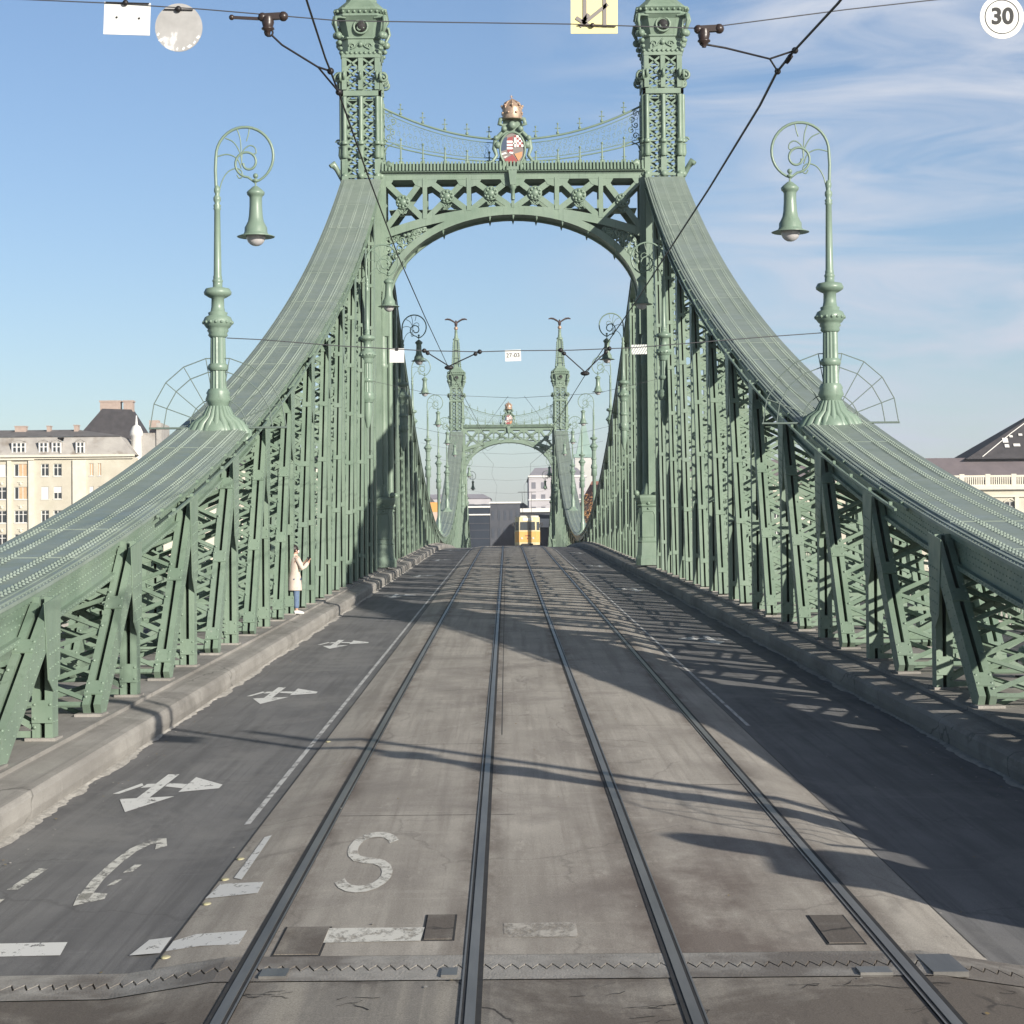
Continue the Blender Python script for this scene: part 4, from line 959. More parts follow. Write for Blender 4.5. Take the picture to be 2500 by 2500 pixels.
insulator('brown insulator pulling the left contact wire, below the nearest span', cam2w(503,27,Ya), cam2w(505,56,Ya), [cam2w(530,80,Ya), cam2w(598,122,Ya)], [cam2w(622,130,11.8), cam2w(638,170,12.2)], .20, Ya)
insulator('dark red insulator pulling the right contact wire, before the tower', cam2w(1330,50,Ya), cam2w(1330,74,Ya), [cam2w(1370,85,Ya), cam2w(1455,106,12.3)], [cam2w(1503,90,12.3), cam2w(1470,130,12.8)], .0, Ya)
b = MB(); 
for p in ((640,172),(633,158)): pass
wire('wire_clamp', [cam2w(1495,100,12.35), cam2w(1487,112,12.4)], .016, WIRE, 'small dark clamp on the right contact wire', 'wire clamp')
for (pl_, pr_, pb, w) in (((800,661),(905,663),(847,693),'left'),((1058,660),(1150,657),(1104,704),'right')):
    e = empty('bridle', cam2w(*pb, Yb), label='V-shaped bridle holding the %s contact wire under the number plate span' % w, cat='wire bridle', group='wire bridles')
    c = cam2w(*pb, Yb); b = MB()
    for p in (pl_, pr_):
        q = cam2w(*p, Yb)-c; b.tube([q, Vector((0,0,.03))], .013, 6); b.sphere(q, .05, 8, 6); b.sphere(q*.86, .045, 8, 6)
    b.sphere((0,0,0), .07, 10, 8, 0, (1.4,.8,.7)); b.build('wires', WIRE, e)
# signs
def sign(kind, px, py, D, w, h, label, m, tilt=0, th=.004):
    c = cam2w(px, py, D); e = empty(kind, c, label=label, cat='sign', group='signs hung on the span wires'); e.rotation_euler = (0, math.radians(tilt), 0)
    b = MB(); b.box(-w/2, w/2, 0, th, -h/2, h/2); b.build('panel', m, e); return e
k1 = Ya/4052
e = sign('rectangular_sign', 236, 30, Ya, 88*k1, 62*k1, 'blank white rectangular plate with two small holes, top left', SIGNW, 2.2)
b = MB(); b.sphere((-.057,-.002,.005),.006,8,6); b.sphere((.067,-.002,.003),.006,8,6); b.build('holes', SIGNK, e)
b = MB(); b.bar((-.12,-.008,.085),(.12,-.008,.085),.006,.006,(0,0,1)); b.sphere((-.01,-.01,.085),.017,8,6); b.build('clamp', WIRE, e)
e = empty('round_sign', cam2w(334,47,Ya), label='grey back of a round disc with peeling white rim, top left', cat='sign', group='signs hung on the span wires')
b = MB(); n = 40; b.prism([(45*k1*math.cos(2*PI*i/n), 46*k1*math.sin(2*PI*i/n)) for i in range(n)], ((0,0,0),(1,0,0),(0,0,1),(0,1,0)), 0, .004); b.build('panel', SIGNG, e)
b = MB(); b.bar((-.08,-.008,.10),(.08,-.008,.095),.005,.006,(0,0,1)); b.sphere((0,-.01,.10),.018,8,6); b.build('clamp', WIRE, e)
random.seed(8); b = MB()
for i in range(9):
    a = -PI*.9 + .75*PI*i/8; r = 41*k1; u = random.uniform(.006,.016)
    b.prism([(r*math.cos(a)-u, r*math.sin(a)-.004), (r*math.cos(a), r*math.sin(a)-.010), (r*math.cos(a)+u, r*math.sin(a)+.003), (r*math.cos(a)+.002, r*math.sin(a)+.010)], ((0,0,0),(1,0,0),(0,0,1),(0,-1,0)), 0, .0015)
b.build('peeled_patches', WHITE, e)
e = sign('square_sign', 1122, 14, Ya, 89*k1, 88*k1, 'yellow square sign with crossed grey arrows, hung at top centre', SIGNY, .4)
b = MB(); f = lambda a, c, w=.02: b.bar((a[0],-.003,a[1]),(c[0],-.003,c[1]),w,.004,(0,0,1) if abs(a[0]-c[0]) > .05 else (1,0,0))
f((-.052,-.06),(-.052,.12)); f((.058,-.095),(.058,.12)); f((-.08,-.09),(.075,.035)); f((-.10,-.04),(-.03,-.085)); f((-.03,-.02),(-.065,-.065)); b.build('arrows', SIGNGR, e)
b = MB(); b.sphere((-.01,-.012,-.085),.014,8,6); b.bar((-.09,-.01,-.082),(.12,-.01,-.09),.006,.006,(0,0,1)); b.build('clamp', INSUL, e)
e = empty('speed_limit_sign', cam2w(1896,26,Ya), label='round white speed sign reading 30 with thin black ring, top right', cat='sign', group='signs hung on the span wires')
def disc(b, r, y0, y1, mi=0, n=40): b.prism([(r*math.cos(2*PI*i/n), r*math.sin(2*PI*i/n)) for i in range(n)], ((0,0,0),(1,0,0),(0,0,1),(0,-1,0)), y0, y1, mi)
b = MB(); disc(b, 42*k1, 0, .004, 0); b.build('panel', SIGNW, e)
b = MB(); b.tube([(32*k1*math.cos(2*PI*i/40), -.005, 32*k1*math.sin(2*PI*i/40)) for i in range(41)], .0022, 5); b.build('ring', SIGNK, e)
text_obj('digits', '30', .125, SIGNK, e, (.002,-.005,0), .0035)
k2 = Yb/4052
e = sign('rectangular_sign', 748.5, 670, Yb, 27.5*k2, 27*k2, 'blank white square plate in front of the left truss', SIGNW, .5)
b = MB(); b.box(-.03,.03,-.02,.0,.10,.16); b.build('clamp', WIRE, e)
e = sign('number_plate', 968, 670, Yb, 30*k2, 21.5*k2, 'white plate reading 27-03 hung over the middle of the tracks', SIGNW, -1.5)
text_obj('digits', '27-03', .125, SIGNK, e, (0,-.004,0))
e = sign('striped_sign', 1206.5, 658.5, Yb, 29*k2, 18*k2, 'small plate with diagonal grey and white stripes, right of centre', SIGNW, -1)
b = MB(); W, H = 14.5*k2, 9*k2
for i in range(-1, 8):
    x = -W + i*.052
    pts = []
    a, c = max(x, -W), min(x+.13, W)
    if c - a < .02: continue
    b.bar((a,-.003,-H+(a-x)/.13*2*H),(c,-.003,-H+(c-x)/.13*2*H),.012,.004,(1,0,0))
b.build('stripes', mat('stripe_grey', (.16,.22,.18)), e)

# ------------------------------------------------------------------ floodlights
def floodlight(x, y, rz, label):
    e = empty('floodlight', (x,y,zs(y)+.285), rz, label, 'floodlight', 'floodlights on the truss ledges')
    b = MB(); b.box(-.16,.16,-.12,.12,0,.03); b.tube([(0,0,.03),(0,0,.16)], .03, 8); b.tube([(-.2,0,.3),(-.2,0,.16),(.2,0,.16),(.2,0,.3)], .018, 6); b.build('bracket', WIRE, e)
    b = MB(); b.tube([(0,.22,.40),(0,.12,.37),(0,-.02,.32),(0,-.2,.24),(0,-.26,.22)], [.04,.12,.16,.19,.20], 14); b.build('housing', GREENLAMP, e)
floodlight(7.35, 32.0, .3, 'green drum floodlight behind the right truss, nearer one'); floodlight(7.40, 26.2, .3, 'green drum floodlight behind the right truss, nearest the edge'); floodlight(-6.5, 26.2, -.4, 'green drum floodlight between the left truss posts, nearest')
floodlight(-6.5, 48.7, -.4, 'green drum floodlight between the left truss posts, farther')

# ------------------------------------------------------------------ tram
CREAM = mat('tram_cream', (.66,.55,.33), (.70,.60,.38), 4, .35); YEL = mat('tram_yellow', (.68,.38,.12), (.72,.43,.15), 3, .35); TGL = mat('tram_glass', (.05,.06,.07), rough=.08, spec=.8)
TRM = mat('tram_side_yellow', (.72,.38,.07), rough=.4); DK = mat('tram_dark', (.03,.03,.032), rough=.6); PALE = mat('tram_pale', (.60,.58,.53), rough=.5)
T = empty('tram', (1.55, 198, zd(198)), math.radians(0), 'yellow and cream tram coming over the bridge crest between the towers', 'tram')
def trimesh(z0, z1, inset=0): # chamfered nose outline
    w = 1.15-inset; return [(-w,.55),(-.78+inset,0+inset*.3),(.78-inset,0+inset*.3),(w,.55),(w,13.5),(-w,13.5)]
def tbody(b, z0, z1, mi, inset=0, d=0): b.prism([(x,y) for x,y in trimesh(0,0,inset)], ((0,0,z0),(1,0,0),(0,1,0),(0,0,1)), 0, z1-z0, mi)
b = MB(); tbody(b,.38,.62,1,.02); tbody(b,.62,1.62,0); tbody(b,1.62,1.70,1,-.01); tbody(b,1.70,2.62,1,.015); tbody(b,2.62,2.95,1,.03); tbody(b,2.95,3.08,2,.12)
b.build('body', [YEL, CREAM, PALE], T)
b = MB(); b.prism([(-.70,1.74),(.70,1.74),(.68,2.50),(-.68,2.50)], ((0,0,0),(1,0,0),(0,0,1),(0,-1,0)), -.03, .012); b.build('windscreen', TGL, T)
b = MB(); b.bar((0,-.02,1.74),(0,-.02,2.5),.035,.02,(1,0,0)); b.tube([(.1,-.04,1.75),(.35,-.04,2.2)], .012, 5); b.build('wiper', DK, T)
for sg in (-1,1):
    fr = (Vector((sg*.78,0,0)), Vector((sg*.37,.55,0)).normalized(), Vector((0,0,1)), Vector((sg*.55,-.37,0)).normalized())
    b = MB(); b.prism([(.1,1.74),(.56,1.74),(.56,2.5),(.1,2.5)], fr, -.03, .012); b.build('side_window', TGL, T)
    b = MB(); b.tube([(sg*.52,.03,1.0),(sg*.52,-.04,1.0)], .10, 14); b.build('headlight', mat('headlight_glass', (.6,.6,.55), rough=.1), T)
    b = MB()
    for i in range(8): b.box(min(sg*1.13,sg*1.155), max(sg*1.13,sg*1.155), .9+1.55*i, 2.2+1.55*i, 1.75, 2.5)
    b.build('side_windows', TGL, T)
    b = MB(); b.tube([(sg*1.1,.4,2.3),(sg*1.3,.2,2.35)], .02, 6); b.box(sg*1.33-.07,sg*1.33+.07,.16,.2,2.1,2.42); b.build('mirror', DK, T)
b = MB(); b.box(-.45,.45,-.03,.02,2.62,2.88); b.build('destination_board', WHITE, T)
b = MB(); b.box(-.22,.22,-.015,.01,1.18,1.26); b.sphere((0,0,.98), .07, 10, 8, 0, (1,.3,1)); b.build('badge', REDM, T)
b = MB(); b.box(-.95,.95,-.02,12.9,.15,.38); b.box(-.5,.5,-.18,.0,.35,.5); b.build('underframe', DK, T)
b = MB()
for yy in (2.2,4.0,9.5,11.3):
    for sg in (-1,1): b.tube([(sg*.68,yy,.34),(sg*.78,yy,.34)], .34, 16)
b.build('wheels', RAILM, T)
b = MB(); b.box(-.7,.7,2.0,4.0,3.08,3.3); b.bar((-.4,3.0,3.3),(-.4,4.4,4.2),.04,.04); b.bar((.4,3.0,3.3),(.4,4.4,4.2),.04,.04); b.bar((-.4,4.4,4.2),(-.45,3.1,5.3),.03,.03); b.bar((.4,4.4,4.2),(.45,3.1,5.3),.03,.03); b.bar((-.85,3.1,5.35),(.85,3.1,5.35),.05,.05,(0,0,1)); b.build('pantograph', DK, T)

# ------------------------------------------------------------------ people
def skin(name, verts, edges, radii, m, parent, sub=2, root=0):
    me = bpy.data.meshes.new(name); me.from_pydata(verts, edges, []); me.update()
    o = bpy.data.objects.new(name, me); COL.objects.link(o); md = o.modifiers.new('s', 'SKIN'); md.use_smooth_shade = True
    for i, r in enumerate(radii):
        rr = r if isinstance(r, tuple) else (r, r); me.skin_vertices[0].data[i].radius = rr; me.skin_vertices[0].data[i].use_root = (i == root)
    s2 = o.modifiers.new('u', 'SUBSURF'); s2.levels = sub; s2.render_levels = sub
    dg = bpy.context.evaluated_depsgraph_get(); dg.update(); me2 = bpy.data.meshes.new_from_object(o.evaluated_get(dg)); bpy.data.objects.remove(o)
    me2.materials.clear(); me2.materials.append(m)
    for p in me2.polygons: p.use_smooth = True; p.material_index = 0
    o = bpy.data.objects.new(name, me2); COL.objects.link(o); o.parent = parent; return o
SKIN = mat('skin', (.50,.30,.22), rough=.5)
def person(loc, rz, label, coat, legs, shoes, hair, coat_len=.62, mask=False, H=1.64, walk=0.0, raised=True):
    e = empty('person', loc, rz, label, 'person'); k = H/1.70
    S_ = lambda *p: tuple(c*k for c in p)
    # body faces -y (front); skeleton
    fy = .0
    v = [S_(0,0,.95), S_(0,0,1.15), S_(0,.01,1.36), S_(0,0,1.47), S_(0,-.01,1.54), S_(0,-.02,1.62), S_(0,-.015,1.69)]
    ed = [(0,1),(1,2),(2,3),(3,4),(4,5),(5,6)]; r = [(.15,.11),(.13,.10),(.16,.10),.055,.075,.085,.05]
    for sg in (-1,1):
        b0 = len(v); st = walk*sg
        v += [S_(sg*.09,0,.88), S_(sg*.10,-st*.5,.48), S_(sg*.10,-st*.9+abs(st)*.1,.09), S_(sg*.105,-st*.9-.11,.03)]
        ed += [(0,b0),(b0,b0+1),(b0+1,b0+2),(b0+2,b0+3)]; r += [.095,.062,.042,.035]
        b1 = len(v)
        if raised: v += [S_(sg*.19,0,1.40), S_(sg*.24,-.10,1.14), S_(sg*.12,-.30,1.27), S_(sg*.09,-.36,1.33)]
        else: v += [S_(sg*.19,0,1.40), S_(sg*.24,.02+st*.2,1.12), S_(sg*.24,-.06+st*.5,.88), S_(sg*.24,-.09+st*.5,.80)]
        ed += [(2,b1),(b1,b1+1),(b1+1,b1+2),(b1+2,b1+3)]; r += [.062,.045,.033,.03]
    skin('body', v, ed, r, SKIN, e)
    # jeans
    v = [S_(0,0,.90)]; ed = []; r = [(.125*k,.095*k)]
    for sg in (-1,1):
        b0 = len(v); st = walk*sg; v += [S_(sg*.09,0,.84), S_(sg*.10,-st*.5,.48), S_(sg*.10,-st*.9+abs(st)*.1,.13)]; ed += [(0,b0),(b0,b0+1),(b0+1,b0+2)]; r += [.108,.078,.07]
    skin('trousers', v, ed, r, legs, e)
    # coat: lofted shell from shoulders to hem
    b = MB(); zt, zbm = 1.47, coat_len
    prof = [(1.475,.065,.065),(1.44,.14,.085),(1.39,.20,.105),(1.25,.195,.125),(1.08,.17,.125),(.92,.20,.165)]
    if zbm < .85: prof += [(.75,.215,.18),(zbm,.225,.19)]
    n = 20; vs = []
    for z, rx, ry in prof:
        for j in range(n):
            a = 2*PI*j/n; w = 1 + .03*math.sin(a*5+z*4); vs.append(S_(rx*w*math.cos(a), .01+ry*w*math.sin(a), z))
    b.add(vs, [(i*n+j,(i+1)*n+j,(i+1)*n+(j+1)%n,i*n+(j+1)%n) for i in range(len(prof)-1) for j in range(n)], 0, True)
    for sg in (-1,1):
        if raised: b.tube([S_(sg*.15,0,1.41), S_(sg*.21,-.02,1.33), S_(sg*.25,-.10,1.14), S_(sg*.19,-.20,1.20), S_(sg*.13,-.29,1.27)], [.07,.07,.06,.055,.048], 10)
        else: b.tube([S_(sg*.15,0,1.41), S_(sg*.21,.0,1.33), S_(sg*.25,.02+walk*sg*.2,1.12), S_(sg*.245,-.05+walk*sg*.45,.90)], [.07,.07,.06,.05], 10)
    b.tube([S_(.06*math.cos(a), .0+.065*math.sin(a), 1.48) for a in [2*PI*i/10 for i in range(11)]], .025, 6)
    b.build('coat', coat, e)
    b = MB()
    for sg in (-1,1):
        st = walk*sg; y0 = -st*.9+abs(st)*.1; b.tube([S_(sg*.105,y0+.06,.045), S_(sg*.105,y0,.06), S_(sg*.105,y0-.1,.045), S_(sg*.105,y0-.19,.03)], [.04,.05,.045,.03], 8)
    b.build('shoes', shoes, e)
    b = MB(); b.sphere(S_(0,.015,1.635), .108*k, 14, 10, 0, (.92,1.05,1.08)); b.sphere(S_(0,.07,1.55), .08*k, 10, 8, 0, (1,.8,1.3)); b.build('hair', hair, e)
    b = MB()
    for sg in (-1,1):
        b.sphere(S_(sg*.032,-.10,1.615), .012*k, 8, 6, 1); b.sphere(S_(sg*.085,-.01,1.60), .02*k, 8, 6, 0, (.5,1,1.4))
    b.sphere(S_(0,-.115,1.59), .016*k, 8, 6, 0, (.8,1.2,1.4)); b.sphere(S_(0,-.105,1.555), .02*k, 8, 5, 2, (1.2,.5,.4))
    b.build('face', [SKIN, DK, REDM], e)
    if mask: b = MB(); b.sphere(S_(.0,-.095,1.575), .052*k, 10, 8, 0, (1,.55,.9)); b.build('face_mask', WHITE, e)
    for sg in (-1,1):   # hands
        c = Vector(S_(sg*.10,-.335,1.31)) if raised else Vector(S_(sg*.24,-.09+walk*sg*.5,.80)); b = MB()
        d = Vector((0,-.35,.94)) if raised else Vector((0,-.1,-1)); d.normalize(); u = Vector((1,0,0)); b.sphere(c, .035, 8, 6, 0, (1,.6,1.1))
        for i, L in enumerate((.06,.07,.066,.05)):
            p = c + u*(-.024+.016*i) + d*.025; b.tube([p, p+d*L*.5+Vector((0,-.008,0)), p+d*L+Vector((0,-.025,0))], [.009,.0085,.006], 6)
        p = c - u*sg*.03; b.tube([p, p - u*sg*.015 + d*.02, p - u*sg*.02 + d*.045], [.011,.009,.007], 6); b.build('hand', SKIN, e)
    if raised: b = MB(); b.bar(S_(-.04,-.37,1.36), S_(.04,-.37,1.36), .15*k, .01, (0,0,1)); b.build('phone', DK, e)
    return e
COAT = mat('coat_beige', (.56,.47,.40), (.63,.55,.48), 12, .85); JEAN = mat('jeans', (.10,.15,.24), (.14,.20,.31), 18, .9); HAIR = mat('hair_dark', (.022,.016,.014), rough=.5)
yp = 52.6; person((-5.60, yp, zd(yp)+.285), math.radians(118), 'woman in long beige coat and blue jeans standing between left truss posts', COAT, JEAN, mat('shoes_white', (.7,.7,.68)), HAIR, .60, True, 1.66)
yp = 75.0; person((8.35, yp, zd(yp)+.27), math.radians(160), 'person in a red jacket walking on the right footway behind the truss', mat('jacket_red', (.33,.02,.03), (.40,.03,.04), 9, .7), mat('trousers_black', (.03,.03,.04)), DK, HAIR, .88, False, 1.74, .22, False)

# ------------------------------------------------------------------ river and banks
WATER = mat('river_water', (.06,.085,.09), (.08,.105,.11), .05, .12, bump=.6, bscale=.6, spec=.6)
def plane(name, x0, x1, y0, y1, z, m):
    b = MB(); b.quad((x0,y0,z),(x1,y0,z),(x1,y1,z),(x0,y1,z)); o = b.build(name, m); o['kind'] = 'structure'; return o
plane('ground', -4000, 4000, -2000, 6000, -13, mat('ground_soil', (.10,.10,.085), (.15,.15,.12), .01, .95))
plane('water', -4000, 4000, 20, 346, -8.5, WATER)
QUAY = mat('quay_stone', (.30,.28,.25), (.40,.38,.34), .8, .9, c3=(.2,.19,.17), s3=.3)
b = MB(); b.box(-4000,4000,346,349,-12.9,.15); b.build('quay', QUAY)['kind'] = 'structure'
b = MB(); b.box(-4000,4000,349.01,5900,-12.8,.2); b.build('city_ground', mat('street_grey', (.10,.10,.10), (.15,.15,.148), .3, .9))['kind'] = 'structure'
b = MB(); b.box(-4000,-12,-1900,20,-12.8,-.1); b.box(12,4000,-1900,20,-12.8,-.1); b.box(-11.99,11.99,-1900,13.2,-12.7,-2.2); b.build('near_bank', QUAY)['kind'] = 'structure'
# piers under the towers and floor beams under the deck
for y, w in ((91.7,'near'),(266.7,'far')):
    b = MB(); b.lathe([(1,-4.4),(1.04,-4.0),(1,-3.6),(.95,8.0),(1.02,8.3),(1.02,9.0)], 28); b.v = [(x*9.5, yy*3.6, z) for x, yy, z in b.v]
    o = b.build('bridge_pier', QUAY, loc=(0,y,-8.5)); tag(o, 'pale stone river pier under the %s portal' % w, 'bridge pier', 'piers of the bridge')
b = MB()
for i in range(59):
    y = 15+5.6*i; b.box(-10.2,10.2,y-.12,y+.12,zs(y)-1.5,zs(y)-.72)
for s in (-1,1):
    st = stat([13.6+3*i for i in range(111)])
    for xa in (5.2,7.3): a_, c_ = sorted((s*xa, s*(xa+.3))); b.sweep(st, a_, c_, -1.6, -.15)
st = stat([13.6+3*i for i in range(111)]); b.sweep(st, -7.8, 7.8, -.45, -.14)
o = b.build('deck_frame', GREEN); o['kind'] = 'structure'

# ------------------------------------------------------------------ buildings
PLA = mat('plaster_cream', (.50,.465,.375), (.58,.545,.455), .35, .9, c3=(.48,.43,.35), s3=.16, lo3=.5, hi3=.75)
PLB = mat('plaster_pale', (.60,.56,.47), (.70,.66,.56), .3, .9, c3=(.5,.45,.38), s3=.2)
ROOF = mat('roof_slate', (.13,.125,.125), (.19,.18,.18), .6, .8); MANS = mat('mansard_zinc', (.33,.31,.29), (.42,.40,.37), .5, .8, c3=(.24,.21,.18), s3=.4)
ROOFD = mat('roof_dark', (.04,.038,.042), (.065,.06,.065), .8, .8); ROOFP = mat('roof_purple', (.135,.115,.125), (.165,.14,.15), .5, .85)
BRICK = mat('chimney_brick', (.36,.28,.24), (.44,.35,.30), 2, .9); FRM = mat('window_frame_white', (.72,.71,.68)); WGL = mat('window_glass', (.03,.035,.04), rough=.1, spec=.8)
SHUT = mat('shutter_tan', (.52,.34,.20), (.60,.42,.26), 3, .8); BLIND = mat('blind_white', (.72,.70,.66)); STONE = mat('stone_trim', (.62,.58,.48), (.70,.66,.56), 1, .9)
def facade(b, x0, x1, z0, z1, y, wins, dep=.3, mi=0):
    xs = sorted({x0, x1, *[w[0] for w in wins], *[w[1] for w in wins]}); z_ = sorted({z0, z1, *[w[2] for w in wins], *[w[3] for w in wins]})
    for i in range(len(xs)-1):
        for j in range(len(z_)-1):
            xm = (xs[i]+xs[i+1])/2; zm = (z_[j]+z_[j+1])/2
            if any(w[0] < xm < w[1] and w[2] < zm < w[3] for w in wins): continue
            b.quad((xs[i],y,z_[j]),(xs[i+1],y,z_[j]),(xs[i+1],y,z_[j+1]),(xs[i],y,z_[j+1]), mi)
    for (a, c, d, e) in wins:
        b.quad((a,y,d),(a,y+dep,d),(a,y+dep,e),(a,y,e),mi); b.quad((c,y,d),(c,y,e),(c,y+dep,e),(c,y+dep,d),mi)
        b.quad((a,y,d),(c,y,d),(c,y+dep,d),(a,y+dep,d),mi); b.quad((a,y,e),(a,y+dep,e),(c,y+dep,e),(c,y,e),mi)
def window(parent, w, y, style='double', dep=.3, mf=None):
    a, c, d, e = w; f = MB(); yy = y+dep-.1; W = c-a; t = .09
    for x in (a+t/2, c-t/2): f.bar((x,yy,d),(x,yy,e),t,.08)
    f.bar((a,yy,d+t/2),(c,yy,d+t/2),t,.08,(0,0,1)); f.bar((a,yy,e-t/2),(c,yy,e-t/2),t,.08,(0,0,1))
    n = {'double':2,'triple':3,'narrow':1,'blind':2,'shut':2,'half':2,'shut3':3}[style]
    for i in range(1, n): x = a+W*i/n; f.bar((x,yy-.01,d),(x,yy-.01,e),.13,.08)
    if style in ('double','triple','half','narrow'): f.bar((a,yy-.012,d+(e-d)*.68),(c,yy-.012,d+(e-d)*.68),.10,.08,(0,0,1))
    f.box(a-.08,c+.08,y-.12,y+.02,d-.12,d-.003)
    o = f.build('window', mf or FRM, parent)
    p = MB(); p.quad((a,yy+.05,d),(c,yy+.05,d),(c,yy+.05,e),(a,yy+.05,e)); p.build('pane', WGL, o)
    if style == 'blind': p = MB(); p.box(a+.02,c-.02,yy-.08,yy-.05,d+.05,e-.03); p.build('blind', BLIND, o)
    if style == 'half': p = MB(); p.box(a+.02,c-.02,yy-.08,yy-.05,d+(e-d)*.5,e-.03); p.build('blind', BLIND, o)
    if style in ('shut','shut3'):
        p = MB(); n = 2 if style == 'shut' else 3
        for i in range(n):
            if style == 'shut3' and i == 0: continue
            p.box(a+W*i/n+.07, a+W*(i+1)/n-.07, yy-.09, yy-.06, d+.08, e-.05)
        p.build('shutter', SHUT, o)
    return o
Y0 = 365
B = empty('apartment_building', (-80,Y0,.2), label='cream riverside apartment block with grey mansard roof, far left', cat='building'); 
def L(bld): bld.matrix_world
off = Vector((80,-Y0,-.2))
rows = [18.2, 14.3, 10.3, 6.3, 2.3]
cols = [(-86.9,-85.3,'double'),(-83.95,-81.8,'triple'),(-79.4,-78.1,'double'),(-77.3,-75.9,'double'),(-71.2,-70.5,'narrow'),(-69.75,-69.2,'narrow')]
cols = [(-102.5,-101.2,'double'),(-99.6,-98.3,'double'),(-96.4,-94.3,'triple'),(-91.5,-90.1,'double')] + cols
wins = []; sty = []
random.seed(12)
for ri, z in enumerate(rows):
    for ci, (a, c, st) in enumerate(cols):
        wins.append((a, c, z, z+2.1)); s2 = st
        if ri == 0 and st == 'narrow': s2 = 'shut'
        if ri == 0 and ci == 5: s2 = 'shut3'
        if ri == 0 and ci == 4: s2 = 'blind'
        if ri == 1 and ci == 6: s2 = 'blind'
        if ri == 1 and ci == 7: s2 = 'half'
        if ri == 1 and ci == 5: s2 = 'shut3'
        if ri == 1 and ci == 8: s2 = 'blind'
        sty.append(s2)
def inB(b): b.v = [(x+off.x, y+off.y, z+off.z) for x, y, z in b.v]
class LB(MB):
    def build(s, name, mats, parent=None, loc=None):
        r = parent
        while r.parent: r = r.parent
        l = r.location; s.v = [(x-l.x, y-l.y, z-l.z) for x, y, z in s.v]
        return _MB.build(s, name, mats, parent, loc)
_MB = MB
b = LB(); facade(b, -106, -63.8, .2, 21.4, Y0, wins); b.quad((-63.8,Y0,.2),(-63.8,Y0+14,.2),(-63.8,Y0+14,21.4),(-63.8,Y0,21.4)); b.quad((-106,Y0+14,.2),(-106,Y0,.2),(-106,Y0,21.4),(-106,Y0+14,21.4)); b.quad((-106,Y0+14,.2),(-106,Y0+14,21.4),(-63.8,Y0+14,21.4),(-63.8,Y0+14,.2))
b.build('wall', PLA, B)
b = LB()
for (xa, xb) in ((-88.3,-87.3),(-85.1,-84.4),(-81.5,-80.6),(-74.0,-71.75),(-92.5,-91.8)): b.box(xa,xb,Y0-.35,Y0-.02,.2,20.9)
b.box(-106.2,-80.5,Y0-.6,Y0-.02,20.95,21.25); b.box(-80.5,-63.7,Y0-.45,Y0-.02,21.1,21.3); b.box(-106.4,-63.5,Y0-.9,Y0+.3,21.42,21.8)
for z in rows[1:]:
    for xm in (-82.9,-86.1): b.sphere((xm,Y0-.05,z+2.65), .28, 8, 6, 0, (1,.6,1)); b.bar((xm-.5,Y0-.06,z+2.95),(xm+.5,Y0-.06,z+2.95),.12,.15,(0,0,1))
for z in (3.9,): b.box(-106.1,-63.6,Y0-.25,Y0-.02,z+.9,z+1.1)
b.build('cornice', STONE, B)
b = LB()
def roofslab(b, x0, x1, zlo, ylo, zhi, yhi, hipL=0, hipR=0, mi=0): b.quad((x0,ylo,zlo),(x1,ylo,zlo),(x1-hipR,yhi,zhi),(x0+hipL,yhi,zhi),mi)
roofslab(b, -106, -76.3, 21.8, Y0-.6, 25.0, Y0+1.4, 0, .6); roofslab(b, -76.2, -63.6, 21.8, Y0-.3, 24.9, Y0+1.4, .5, 2.5)
b.quad((-63.6,Y0-.3,21.8),(-63.6,Y0+14,21.8),(-66.1,Y0+12,24.9),(-66.1,Y0+1.4,24.9)); b.build('mansard', MANS, B)
b = LB(); roofslab(b, -106, -65.5, 25.0, Y0+1.1, 26.5, Y0+7, 0, 9); b.box(-106,-66.2,Y0+1.3,Y0+12,24.85,25.0); b.build('roof', ROOF, B)
for (a, c) in ((-84.2,-82.0),(-79.6,-78.2),(-77.4,-76.0),(-73.3,-72.0),(-92,-90),(-99,-97.6)):
    f = LB(); f.box(a-.2,c+.2,Y0-.2,Y0+1.2,22.0,24.1); f.tube([(a-.1,Y0-.25,24.1),((a+c)/2,Y0-.25,24.45),(c+.1,Y0-.25,24.1)], .12, 6); o = f.build('dormer', MANS, B)
    g = LB(); w = (a,c,22.15,23.8); g.box(a,c,Y0-.24,Y0-.21,22.15,23.8); g.build('pane', WGL, o)
    g = LB(); n = 3 if c-a > 1.8 else 2
    for i in range(n+1): x = a+(c-a)*i/n; g.box(x-.13,x+.13,Y0-.32,Y0-.245,22.1,23.85)
    g.box(a,c,Y0-.31,Y0-.25,23.1,23.25); g.build('frame', FRM, o)
for (a, c, z, h) in ((-85.1,-83.2,26.0,1.0),(-79.6,-79.0,26.0,1.0),(-74.9,-74.2,26.2,.9)):
    g = LB(); g.box(a,c,Y0+5.5,Y0+7,z-1.5,z+h); g.box(a-.1,c+.1,Y0+5.4,Y0+7.1,z+h,z+h+.15); g.build('chimney', BRICK, B)
class WB(LB): pass
def win_in(parent, w, y, st, mf=None):
    global MB
    MBold = MB
    MB = LB
    try: return window(parent, w, y, st, mf=mf)
    finally: MB = MBold
for w, st in zip(wins, sty):
    if w[0] < -94: st = 'double' if st != 'triple' else 'triple'
    win_in(B, w, Y0, st)
